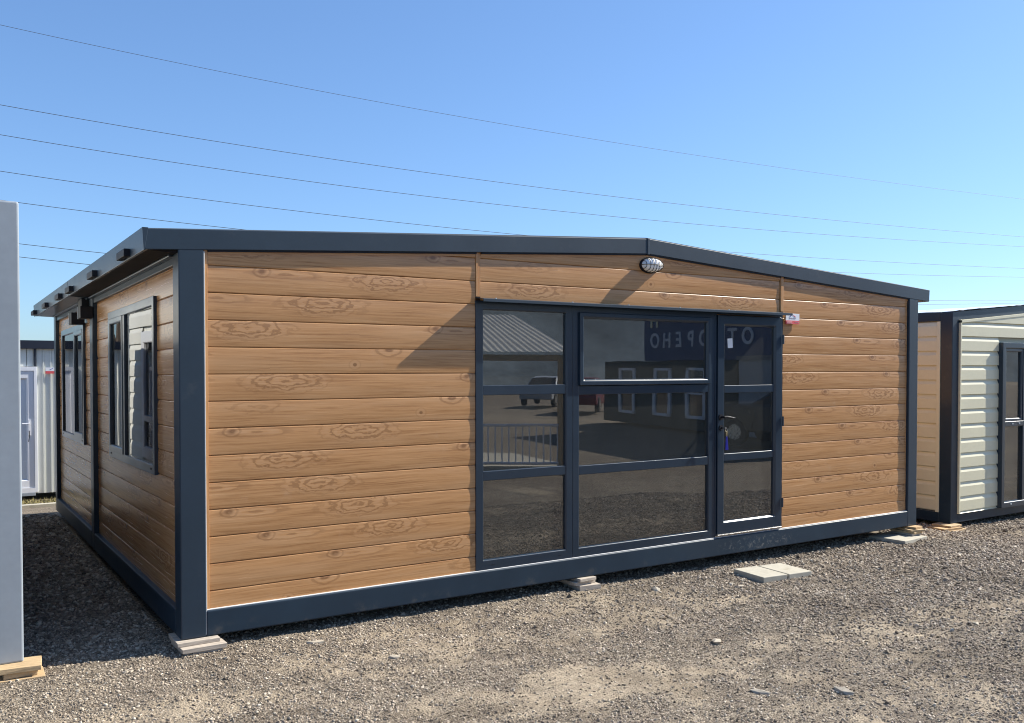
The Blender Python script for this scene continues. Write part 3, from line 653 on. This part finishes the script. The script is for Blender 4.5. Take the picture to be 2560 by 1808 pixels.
note = MB().hexa([(4.838, YD+.0262, 1.888), (4.902, YD+.0262, 1.892), (4.902, YD+.0272, 1.892), (4.838, YD+.0272, 1.888)], [(4.832, YD+.0262, 1.975), (4.896, YD+.0262, 1.980), (4.896, YD+.0272, 1.980), (4.832, YD+.0272, 1.975)]).build('paper_note', PAPER)
tag(note, 'small white paper note stuck on the top pane of the glazed door', 'note')
for y, z, lab in ((4.16, 2.205, 'black electrical box with grey face beside the rear side window'), (3.56, 2.225, 'black electrical box with grey face on the middle post of the side wall')):
    jb = thing('electrical_box', lab, 'electrical box', (-.05, y, z*.97))
    MB().box(-.10, .02, y-.16, y-.012, z, z+.115).mapv(sh).build('box_body', BLACKP, jb, .004)
    MB().box(-.105, .015, y-.012, y, z-.002, z+.117).mapv(sh).build('box_face', GREYW, jb, .002)
    if y < 4: MB().box(-.06, .012, y+.05, y+.30, z+.02, z+.20).mapv(sh).build('bracket', BLACKP, jb)
    adopt(jb)

# ------------------------------------------------------------------ timber packing and slabs
def shim(x0, x1, y0, y1, z0, z1, mat, label, rot=0., group=None):
    cx, cy = (x0+x1)/2, (y0+y1)/2; m = MB(); w, d, h = (x1-x0)/2, (y1-y0)/2, z1-z0
    j = lambda s: random.uniform(-s, s)
    b = [(-w+j(.006), -d+j(.004), 0), (w+j(.006), -d+j(.004), 0), (w+j(.006), d, 0), (-w+j(.006), d, 0)]
    tp = [(p[0]+j(.004), p[1]+j(.003), h+j(.002)) for p in b]
    o = m.hexa(b, tp).build('timber_block', mat, None, .0025); o.location = (cx, cy, z0); o.rotation_euler = (0, 0, rot)
    return tag(o, label, 'timber block')
shim(-.03, .225, -.05, .20, -.028, -.001, TIMBG, 'upper weathered board packed under the front corner post of the wood-clad house')
shim(-.02, .245, -.105, .16, -.058, -.0285, TIMBG, 'stepped middle board packed under the front corner post of the wood-clad house', .02)
shim(-.0, .235, -.095, .15, -.090, -.0585, TIMBG, 'lowest board on the ground under the front corner post of the wood-clad house', -.02)
shim(3.09, 3.265, -.04, .20, -.026, -.001, TIMBG, 'top pale board packed under the base beam below the glazing', .06)
shim(3.05, 3.26, -.02, .24, -.056, -.0265, TIMBG, 'middle grey board packed under the base beam below the glazing', .10)
shim(3.10, 3.30, -.06, .20, -.110, -.0565, TIMBG, 'lowest thick board on the gravel under the beam below the glazing', -.08)
shim(7.54, 7.68, -.085, .16, -.022, -.001, TIMBO, 'top orange board under the right front post of the wood-clad house', .1)
shim(7.52, 7.70, -.11, .17, -.046, -.0225, TIMB, 'second board under the right front post of the wood-clad house', -.25)
shim(7.50, 7.66, -.10, .18, -.068, -.0465, TIMB, 'third board under the right front post of the wood-clad house', .05)
shim(7.50, 7.65, -.095, .18, -.088, -.0685, TIMBG, 'fourth board under the right front post of the wood-clad house', -.05)
slab = MB().box(-.26, .20, -.19, .22, 0, .05).build('concrete_slab', CONC, None, .005); slab.location = (7.42, .0, -.139); slab.rotation_euler = (0, 0, .1)
tag(slab, 'grey concrete slab on the ground under the right corner timber stack', 'concrete slab')
for i, (x0, x1, lab) in enumerate(((4.605, 4.872, 'pale concrete slab on the gravel whose side lies in shade'), (4.884, 5.150, 'pale sunlit concrete slab butted to its twin on the gravel'))):
    o = MB().box(-(x1-x0)/2, (x1-x0)/2, -.19, .19, 0, .062).build('concrete_slab', CONC, None, .005)
    o.location = ((x0+x1)/2, -.455-.03*i, -.122); o.rotation_euler = (0, 0, -.10+.015*i); tag(o, lab, 'concrete slab')

# ------------------------------------------------------------------ left neighbour
def siding(parent, s0, s1, z0, z1, pitch, face, mat, holes=(), zoff=0.):
    """shiplap boards; each one a mesh of its own. face(s, out, z)"""
    z = z0-zoff
    while z < z1-.01:
        a, b = max(z, z0), min(z+pitch, z1)
        segs = [(s0, s1)]
        for (h0, h1, g0, g1) in holes:
            if b > g0+.02 and a < g1-.02:
                segs = [q for (p0, p1) in segs for q in ((p0, min(p1, h0)), (max(p0, h1), p1)) if q[1]-q[0] > .01]
        for p0, p1 in segs:
            js = [(0., -.012), (0.0, .010), (.68, .010), (.93, -.006), (1., -.012)]
            m = MB()
            for s in (p0, p1):
                for j, o in js: m.v.append(face(s, o, min(max(z+j*pitch, a), b)))
            for q in range(len(js)-1): m.f.append((q, 5+q, 6+q, q+1))
            m.build('siding_board', mat, parent, fix=False)
        z += pitch
XW = -.864; YW = .07; HW = 2.665
lh = thing('white_frame_house', 'house with pale grey-white steel corner post across the narrow shaded passage', 'house', (XW-1.5, 3.5, 0))
for x0, x1, y0, y1 in ((XW-.16, XW, YW, YW+.16), (XW-3.0, XW-2.84, YW, YW+.16), (XW-.16, XW, 6.9, 7.06), (XW-3.0, XW-2.84, 6.9, 7.06)):
    box('corner_post', GREYW, lh, x0, x1, y0, y1, 0.0, HW, bevel=.012, seg=3)
box('base_beam', GREYW, lh, XW-.10, XW-.002, YW+.16, 6.9, 0, .16); box('base_beam', GREYW, lh, XW-2.84, XW-.16, YW+.005, YW+.1, 0, .16)
box('top_beam', GREYW, lh, XW-.10, XW-.002, YW+.16, 6.9, HW-.16, HW-.002); box('top_beam', GREYW, lh, XW-2.84, XW-.16, YW+.005, YW+.1, HW-.16, HW-.002)
box('roof', ROOFM, lh, XW-2.84, XW-.10, YW+.10, 6.9, HW-.05, HW-.03)
w0 = MB().box(XW-2.9, XW-.05, YW+.06, 7.0, .05, HW-.05).build('wall', CREAMW, lh)
siding(w0, YW+.165, 6.895, .165, HW-.165, .205, lambda s, o, z: (XW-.03+o, s, z), CREAMW, holes=((4.55, 6.08, .60, 2.16),))
siding(w0, XW-2.83, XW-.165, .165, HW-.165, .205, lambda s, o, z: (s, YW+.035-o, z), CREAMW)
rotw = lambda x, y, z: (XW-.008-y, x, z)
wl = MB().ring((4.56, 6.07, .61, 2.15), (4.70, 5.93, .75, 2.01), 0, .05, .01).mapv(rotw).build('window', WHITE, lh, .004)
MB().box(5.27, 5.37, .0, .04, .74, 2.02).mapv(rotw).build('mullion', WHITE, wl, .003); MB().box(4.7, 5.93, .0, .04, 1.06, 1.13).mapv(rotw).build('transom', WHITE, wl, .003)
MB().box(4.68, 5.95, .03, .036, .73, 2.03).mapv(rotw).build('pane', GLASS2, wl)
MB().box(XW-.002, XW+.058, 1.45, 1.62, 2.36, 2.50).build('wall_light', GREYW, lh, .01)
adopt(lh)
shim(-1.02, -.775, -.035, .165, -.030, -.0, TIMB, 'top pale yellow board under the white steel corner post', -.07)
shim(-.98, -.80, -.02, .12, -.062, -.031, TIMB, 'split middle board under the white steel corner post', .04)
shim(-1.0, -.765, -.045, .15, -.100, -.063, TIMB, 'lowest board on the gravel under the white steel corner post', -.06)

# ------------------------------------------------------------------ right neighbour
XR, YR, ZR = 9.18, .51, -.20
rh = thing('cream_house', 'cream lap-sided house with dark steel frame beside the wood-clad house', 'house', (11.7, 3.5, ZR))
for x0, x1, y0, y1 in ((XR, XR+.14, YR, YR+.155), (14.2, 14.34, YR, YR+.155), (XR, XR+.14, 6.8, 6.95), (14.2, 14.34, 6.8, 6.95)):
    box('corner_post', ANTH, rh, x0, x1, y0, y1, ZR, 2.39, bevel=.007, seg=3)
box('base_beam', ANTH, rh, XR+.14, 14.2, YR+.003, YR+.10, ZR, ZR+.135, bevel=.008, seg=3)
box('base_beam', ANTH, rh, XR+.003, XR+.10, YR+.155, 6.8, ZR, ZR+.135, bevel=.006)
box('eaves_beam', ANTH, rh, XR+.003, XR+.10, YR+.155, 6.8, 2.285, 2.395, bevel=.004)
rr = MB().prism([(XR+.06, 2.288), (11.76, 2.288+.083*2.58), (14.3, 2.288), (14.3, 2.395), (11.76, 2.395+.083*2.58), (XR+.06, 2.395)], lambda p, k: (p[0], (YR+.002, 6.94)[k], p[1])).build('roof', ANTH, rh, .004)
FOIL = paint('roof_film', (.8, .82, .84), .25, .1, 6)
rg = np.random.default_rng(3); gxs = np.linspace(XR+.02, 14.3, 60); gys = np.linspace(YR-.02, 3.0, 14)
P = np.array([[(x, y, 2.397+.083*(min(x, 23.52-x)-XR-.06)+.010*rg.random()+.006*(j == 0)) for j, y in enumerate(gys)] for x in gxs])
MB().grid(P).build('protective_film', FOIL, rr, fix=True)
w1 = MB().box(XR+.05, 14.3, YR+.05, 6.9, ZR+.1, 2.32).build('wall', CREAM, rh)
WX0, WX1 = 10.18, 10.78
def rface(s, o, z): return (s, YR+.004-o-.012, z)
zz = 2.100-.1795*13
k = 0
while zz < 2.62:
    a = max(zz, -.085)
    for p0, p1 in (((XR+.158, WX0) if zz < 2.02 and zz > -.3 else (XR+.158, 14.15)), (WX1+.7, 14.15)) if zz < 2.0 else (((XR+.158, 14.15)),):
        js = [(0., -.010), (0., .012), (.66, .012), (.90, -.004), (1., -.010)]; m = MB()
        n = 14
        for s in np.linspace(p0, p1, n):
            lim = 2.288+.083*(min(s, 23.52-s)-XR-.06)-.0
            for j, o in js: m.v.append(rface(s, o, min(max(zz+j*.1795, a), lim)))
        for e in range(n-1):
            for q in range(4): m.f.append((e*5+q, e*5+5+q, e*5+6+q, e*5+q+1))
        m.build('siding_board', CREAM, w1, fix=False)
    zz += .1795
box('siding_trim', CREAM, rh, XR+.135, XR+.160, YR-.026, YR+.02, -.088, 2.30, bevel=.002)
MB().hexa([(XR+.135, YR-.026, 2.258), (11.76, YR-.026, 2.472), (11.76, YR+.002, 2.472), (XR+.135, YR+.002, 2.258)], [(XR+.135, YR-.026, 2.292), (11.76, YR-.026, 2.506), (11.76, YR+.002, 2.506), (XR+.135, YR+.002, 2.292)]).build('siding_trim', CREAM, rh, .002)
wr = MB().ring((WX0, WX1+.72, -.085, 2.03), (WX0+.07, WX1+.65, -.015, 1.955), YR-.075, YR+.03, .008).build('window', ANTH2, rh, .004)
MB().box(WX0+.068, WX1+.652, YR-.070, YR+.02, .955, 1.02).build('transom', ANTH2, wr, .006, 3)
MB().ring((WX0+.075, WX0+.50, 1.02, 1.95), (WX0+.115, WX0+.46, 1.06, 1.91), YR-.06, YR+.01, .01).build('sash', ANTH2, wr, .004)
box('mullion', ANTH2, wr, WX0+.50, WX0+.58, YR-.068, YR+.02, -.01, 1.955)
for z0, z1 in ((-.02, .96), (1.01, 1.96)): MB().box(WX0+.065, WX1+.655, YR-.035, YR-.029, z0, z1).build('pane', GLASS, wr)
for x, z in ((WX0+.24, .985), (WX0+.40, .985), (WX0+.22, -.05)): MB().box(x-.016, x+.016, YR-.08, YR-.069, z-.008, z+.012).build('drain_cap', GREYW, wr, .003)
siding(w1, YR+.19, 6.78, -.075, 2.275, .1795, lambda s, o, z: (XR+.012-o, s, z), CREAM, zoff=(-.075-(2.100-.1795*12)) % .1795)
box('siding_trim', CREAM, rh, XR-.005, XR+.02, YR+.157, YR+.205, -.078, 2.278, bevel=.002)
adopt(rh)
shim(9.02, 9.27, .42, .66, -.225, -.2005, TIMB, 'top pale board under the dark corner post of the cream house', .05)
shim(8.90, 9.24, .40, .64, -.25, -.2255, TIMBO, 'middle board under the dark corner post of the cream house', -.08)
shim(8.86, 9.30, .37, .62, -.29, -.2505, TIMB, 'lowest board on the ground under the cream house corner', .04)

# ------------------------------------------------------------------ white cabin behind
YC = 11.0; ZC = -.36
cb = thing('white_cabin', 'white ribbed metal cabin with navy roof edge at the end of the passage', 'cabin', (-.5, YC+1.2, ZC))
cw = MB().box(-3.4, 1.6, YC+.03, YC+2.4, ZC, 2.05).build('wall', RIBW, cb)
x = .262
while x < 1.6:                                         # ribbed sheets, each a pan with an upstanding rib
    MB().prism([(x, .02), (x, 0.), (x+.085, 0.), (x+.090, -.016), (x+.106, -.016), (x+.111, .02)], lambda p, k: (p[0], YC+.028+p[1]-.02, (ZC, 2.03)[k])).build('rib_sheet', RIBW, cw)
    x += .1113
x = -.79
while x > -3.4:
    MB().prism([(x, .02), (x, 0.), (x-.085, 0.), (x-.090, -.016), (x-.106, -.016), (x-.111, .02)], lambda p, k: (p[0], YC+.008+p[1], (ZC, 2.03)[k])).build('rib_sheet', RIBW, cw)
    x -= .1113
for x in (.02, .12, -.08, -.18, -.28, -.38, -.48, -.58, -.68): MB().box(x, x+.09, YC-.0, YC+.03, 1.73, 2.03).build('rib_sheet', RIBW, cw, .003)
box('roof_fascia', NAVY, cb, -3.5, 1.7, YC-.062, YC+2.5, 2.02, 2.158)
box('cable_cover', NAVY, cb, .222, .246, YC-.03, YC+.0, 1.73, 2.02)
fr = MB().ring((-.78, .258, ZC+.02, 1.725), (-.70, .215, ZC+.10, 1.66), YC-.045, YC+.03).build('door_frame', WHITE, cb, .004)
dl = MB().ring((-.70, .213, ZC+.10, 1.655), (-.58, .10, ZC+.24, 1.52), YC-.03, YC+.03, .02).build('door', WHITE, cb, .004)
MB().box(-.59, .11, YC+.0, YC+.008, ZC+.22, 1.54).build('pane', paint('frosted_pane', (.62, .68, .74), .25, .04, 4), dl)
MB().box(.125, .155, YC-.045, YC-.03, .60, .86).tube([(.14, YC-.04, .80), (.14, YC-.085, .80), (.03, YC-.085, .795)], .009, 8).build('handle', WHITE, dl, .002)
MB().tube([(.14, YC-.05, .68), (.14, YC-.07, .62), (.125, YC-.07, .50)], .006, 5).build('key_cord', BLACKP, dl)
box('threshold', GREYW, cb, -.72, .22, YC-.05, YC+.03, ZC-.03, ZC+.02)
adopt(cb)
ps = thing('maker_plate', 'small white and red plate on the ribbed white cabin', 'sign', (.5, YC-.04, 1.62))
MB().box(.385, .60, YC-.045, YC-.035, 1.655, 1.715).build('plate', WHITE, ps); MB().box(.385, .60, YC-.045, YC-.035, 1.612, 1.655).build('red_band', REDS, ps)
MB().prism([(.44, 1.675), (.46, 1.675), (.50, 1.70), (.49, 1.703)], lambda p, k: (p[0], (YC-.047, YC-.0452)[k], p[1])).build('print', BLUS, ps)
adopt(ps)
GRASS = paint('dry_grass', (.22, .19, .085), 1, .3, 20, .1)
gg = MB(); rg = random.Random(5)
for _ in range(2600):
    x, y = rg.uniform(-1.2, 1.5), rg.uniform(8.6, 10.7); z = float(gz(np.array(x), np.array(y))); h = rg.uniform(.02, .07); a = rg.uniform(0, 6.28); w = .008
    dx, dy = math.cos(a)*w, math.sin(a)*w; tx, ty = rg.uniform(-.04, .04), rg.uniform(-.04, .04); i = len(gg.v)
    gg.v += [(x-dx, y-dy, z), (x+dx, y+dy, z), (x+tx, y+ty, z+h)]; gg.f.append((i, i+1, i+2))
go = gg.build('dry_grass', GRASS, fix=False); go['kind'] = 'stuff'; tag(go, 'dry yellowish grass on the strip in front of the white cabin', 'grass')
curb = MB().box(-1.4, 1.6, 8.45, 8.55, float(gz(np.array(0.), np.array(8.5)))-.05, float(gz(np.array(0.), np.array(8.5)))+.05).build('kerb_stone', CONC, None, .006); tag(curb, 'pale concrete edging strip in front of the dry grass', 'kerb')

# ------------------------------------------------------------------ overhead wires
WIRE = paint('wire', (.05, .05, .055), .6, .1, 1)
def cam_ray(px, py):
    return rt*((px-1293.5)/2285.79)-up*((py-968.34)/2285.79)+fw
wires = [([(0, 64.7), (640, 192), (1280, 315), (1949, 423), (2560, 496)], 'highest overhead wire crossing the blue sky above the houses'),
         ([(0, 263.5), (640, 366), (1280, 462.6), (2560, 592)], 'second highest overhead wire crossing the blue sky'),
         ([(0, 338), (640, 433), (1280, 517.5), (2560, 616.5)], 'third overhead wire from the top, wholly clear of the roofs'),
         ([(0, 430), (640, 511), (1280, 586.5), (1830, 633.5), (2560, 670)], 'fourth overhead wire from the top, dipping behind the roof ridge'),
         ([(45, 508), (640, 575), (2115, 685.5), (2560, 691)], 'fifth overhead wire from the top, passing behind the long roof'),
         ([(50, 611.5), (272, 632.5), (2324, 753), (2560, 750.5)], 'sixth overhead wire, upper of the lowest close pair'),
         ([(50, 644.5), (233, 660.5), (2300, 763), (2560, 756.5)], 'lowest overhead wire of the close pair behind the roofs')]
for i, (pts, lab) in enumerate(wires):
    xs, ys_ = zip(*pts); cf = np.polyfit(xs, ys_, 2); P = []
    for px in np.linspace(-260, 2820, 40):
        inv = np.interp(px, [-260, 2820], [1/36., 1/88.]); P.append(Vector(M.translation)+cam_ray(px, float(np.polyval(cf, px)))*(1/inv))
    o = MB().tube(P, .012 if i else .0095, 5).build('power_line', WIRE, smooth=True); tag(o, lab, 'wire')

# ------------------------------------------------------------------ the yard opposite, seen in the panes
fac0, fac1 = Vector((19.55, -20.2)), Vector((17.6, -9.9)); fd = (fac1-fac0).normalized(); fn_ = Vector((-fd.y, fd.x))  # facade line; fn_ points to the yard
if fn_.x > 0: fn_ = -fn_
def fp(s, o, z): q = fac0+fd*s+fn_*o; return (q.x, q.y, z)
FL = (fac1-fac0).length
def fbox(m, s0, s1, o0, o1, z0, z1):
    return m.hexa([fp(s0, o0, z0), fp(s1, o0, z0), fp(s1, o1, z0), fp(s0, o1, z0)], [fp(s0, o0, z1), fp(s1, o0, z1), fp(s1, o1, z1), fp(s0, o1, z1)])
gb = thing('green_cabin', 'dark green cabin with white framed windows under a blue board, across the yard', 'cabin', (*fp(4, -1.2, -.2),))
fbox(MB(), 0, 8.0, -2.4, 0, -.2, 1.93).build('wall', GREENB, gb)
for s in (1.75, 4.05, 6.0):
    w = MB(); a, b = s-.55, s+.55
    for (p, q, z0, z1) in ((a, a+.15, .15, 1.70), (b-.15, b, .15, 1.70), (a, b, .15, .24), (a, b, 1.62, 1.70), (a, b, .9, .96)): fbox(w, p, q, .002, .06, z0, z1)
    wo = w.build('window', WHITE, gb); fbox(MB(), a+.12, b-.12, .004, .012, .2, 1.66).build('pane', GLASS, wo)
adopt(gb)
bb = thing('blue_sign_cabin', 'dark blue upper cabin lettered in white standing on the green cabin', 'sign', (*fp(4.6, -1.2, 1.94),))
fbox(MB(), 2.95, 11.4, -2.4, .05, 1.94, 4.4).build('board', SIGNB, bb)
LET = paint('letter_white', (.62, .66, .72), .5, .04, 3); LETY = paint('letter_cream', (.80, .76, .52), .5, .04, 3)
def letter(ch, s, z, h, mat):
    cu = bpy.data.curves.new('letter', 'FONT'); cu.body = ch; cu.size = h/.70; cu.extrude = .012; cu.align_x = 'CENTER'; cu.offset = .012
    ob = bpy.data.objects.new('letter', cu); COL.objects.link(ob); dg = bpy.context.evaluated_depsgraph_get(); dg.update()
    me = bpy.data.meshes.new_from_object(ob.evaluated_get(dg)); bpy.data.objects.remove(ob)
    o = bpy.data.objects.new('letter', me); me.materials.clear(); me.materials.append(mat); COL.objects.link(o); o.parent = bb
    for v in me.vertices:
        x, y, d = v.co; v.co = Vector(fp(s-x if REV else s+x, .062+d, z+y))
    return o
REV = True
s_last = (Vector((18.88, -16.64))-fac0).dot(fd); s_first = (Vector((17.95, -11.76))-fac0).dot(fd)
for i, ch in enumerate('OTBOPEHO'): letter(ch, s_first+(s_last-s_first)*i/7, 2.37, .47, LET)
letter('H', s_last-.02, 3.03, .47, LETY)
adopt(bb)
gc = thing('pale_cabin', 'plain pale grey cabin beside the green cabin across the yard', 'cabin', (*fp(9.6, -1, -.2),))
fbox(MB(), 8.25, 11.8, -2.4, .1, -.2, 1.93).build('wall', GREYW, gc); fbox(MB(), 8.2, 11.85, -2.45, .16, 1.93, 2.05).build('roof', ROOFM, gc); adopt(gc)

# open shelter with corrugated roof and white railing
sp = thing('shelter', 'open shelter with pale corrugated roof and white railing across the yard', 'shelter', (7.3, -7.8, -.1))
E0, E1, R1, R0 = Vector((6.0, -8.32, 2.0)), Vector((8.25, -6.86, 1.98)), Vector((8.72, -9.55, 2.79)), Vector((6.9, -10.74, 2.79))
na, nb = 89, 6; P = []
for i in range(na):
    a = i/(na-1); row = []
    for j in range(nb):
        b_ = j/(nb-1); q = E0.lerp(E1, a).lerp(R0.lerp(R1, a), b_); row.append((q.x, q.y, q.z+.011*math.sin(i*math.pi/2)))
    P.append(row)
MB().grid(P).build('roof', CORR, sp, smooth=True)
MB().hexa([tuple(E0-Vector((0, 0, .16))), tuple(E1-Vector((0, 0, .16))), tuple(E1-Vector((0, .06, .16))), tuple(E0-Vector((0, .06, .16)))], [tuple(E0-Vector((0, 0, .05))), tuple(E1-Vector((0, 0, .05))), tuple(E1-Vector((0, .06, .05))), tuple(E0-Vector((0, .06, .05)))]).build('eaves_board', TIMB, sp)
ed = (E1-E0).normalized()
for q in (E0+ed*.1, E1-ed*.22, R0+Vector((.2, .3, 0))):
    MB().box(q.x-.06, q.x+.06, q.y-.06, q.y+.06, -.1, q.z-.1).build('post', TIMB, sp, .004)
for z in (.03, .70):
    a, b = E0+ed*.15, E1-ed*.27; MB().tube([(a.x, a.y, z), (b.x, b.y, z)], .028, 6).build('rail', WHITE, sp)
for k in range(19):
    q = (E0+ed*.2).lerp(E1-ed*.3, k/18); MB().tube([(q.x, q.y, .03), (q.x, q.y, .70)], .014, 5).build('baluster', WHITE, sp)
MB().hexa([tuple(Vector((v.x, v.y, -.12))) for v in (E0, E1, R1, R0)], [tuple(Vector((v.x, v.y, -.02))) for v in (E0, E1, R1, R0)]).build('deck', CONC, sp)
adopt(sp)

def car(name, label, loc, rz, col):
    r = thing(name, label, 'car', loc); body = paint(label[:24], col, .25, .03, 1)
    side = [(-2.05, .35), (-2.12, .62), (-2.0, .88), (-1.75, .98), (-.95, 1.0), (-.2, 1.42), (.35, 1.48), (1.15, 1.44), (1.75, 1.05), (2.02, .98), (2.1, .6), (2.0, .32)]
    def ins(z): return .82 if z < .9 else .82-(z-.9)*.33
    m = MB(); n = len(side)
    for sgn in (-1, 1): m.v += [(x, sgn*ins(z), z) for x, z in side]
    m.f.append(tuple(range(n))); m.f.append(tuple(2*n-1-k for k in range(n)))
    for k in range(n): m.f.append((k, (k+1) % n, n+(k+1) % n, n+k))
    b = m.build('body', body, r, .06, 3)
    gl = MB()
    for sgn in (-1, 1):
        gl.prism([(-.80, 1.03), (-.18, 1.36), (.32, 1.42), (.32, 1.03)], lambda p, k: (p[0], sgn*(ins(p[1])+(.004, -.02)[k]), p[1])).prism([(.40, 1.03), (.40, 1.42), (1.05, 1.38), (1.5, 1.06)], lambda p, k: (p[0], sgn*(ins(p[1])+(.004, -.02)[k]), p[1]))
    gl.hexa([(-.93, -.70, 1.02), (-.93, .70, 1.02), (-.90, .70, 1.0), (-.90, -.70, 1.0)], [(-.27, -.60, 1.405), (-.27, .60, 1.405), (-.22, .60, 1.39), (-.22, -.60, 1.39)])
    gl.hexa([(1.72, -.68, 1.08), (1.72, .68, 1.08), (1.68, .68, 1.06), (1.68, -.68, 1.06)], [(1.22, -.60, 1.42), (1.22, .60, 1.42), (1.17, .60, 1.40), (1.17, -.60, 1.40)])
    gl.build('windows', BLACKP, r)
    for x in (-1.3, 1.3):
        for sgn in (-1, 1):
            w = MB().tube([(x, sgn*.66, .32), (x, sgn*.85, .32)], .32, 20).build('wheel', RUBBER, r, .02); MB().tube([(x, sgn*.85, .32), (x, sgn*.862, .32)], .19, 14).build('rim', STEEL, w)
    for sgn in (-1, 1): MB().box(-2.11, -2.02, sgn*.62-.14, sgn*.62+.14, .68, .80).build('headlight', LAMPW, r, .02); MB().box(2.0, 2.085, sgn*.62-.14, sgn*.62+.14, .78, .95).build('tail_light', REDS, r, .02)
    r.rotation_euler = (0, 0, rz); return r
car('parked_car', 'silver car parked beyond the open shelter across the yard', (25.6, -32.6, -.2), -.72, (.42, .44, .46))
car('parked_car', 'dark red car parked near the green cabin across the yard', (23.6, -26.6, -.2), 2.4, (.16, .015, .02))
car('parked_car', 'black car parked in front of the pale cabin across the yard', (16.6, -8.9, -.2), 1.35, (.012, .014, .018))

# wooded hill closing the view opposite
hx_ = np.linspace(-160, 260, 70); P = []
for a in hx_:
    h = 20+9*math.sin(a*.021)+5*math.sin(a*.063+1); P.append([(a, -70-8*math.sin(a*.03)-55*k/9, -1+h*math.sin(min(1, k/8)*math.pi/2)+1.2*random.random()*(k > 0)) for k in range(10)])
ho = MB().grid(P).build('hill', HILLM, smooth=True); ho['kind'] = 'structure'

# bare tree behind the white cabin
tr = thing('bare_tree', 'leafless tree with thin upright branches behind the white cabin', 'tree', (-3.2, 21, -.6))
trunk = MB(); trunk.tube([(-3.2, 21, -.7), (-3.15, 21, 1.2), (-3.22, 21.05, 3.0)], [.16, .13, .10], 8); twigs = MB(); rg = random.Random(4)
def branch(p, d, l, r, n):
    q = [p]
    for k in range(3): d = (d+Vector((rg.uniform(-.22, .22), rg.uniform(-.22, .22), rg.uniform(-.05, .2)))).normalized(); q.append(q[-1]+d*l/3)
    twigs.tube(q, [r, r*.8, r*.62, r*.45], 5, False)
    if n:
        for _ in range(3):
            dd = (d+Vector((rg.uniform(-.7, .7), rg.uniform(-.7, .7), rg.uniform(-.1, .6)))).normalized(); branch(q[rg.choice((1, 2, 3))], dd, l*.72, r*.5, n-1)
for k in range(6): branch(Vector((-3.2, 21.03, 1.6+.25*k)), Vector((rg.uniform(-.8, .8), rg.uniform(-.8, .8), 1)).normalized(), 2.2, .06, 3)
trunk.build('trunk', BARK, tr); twigs.build('crown', BARK, tr); adopt(tr)
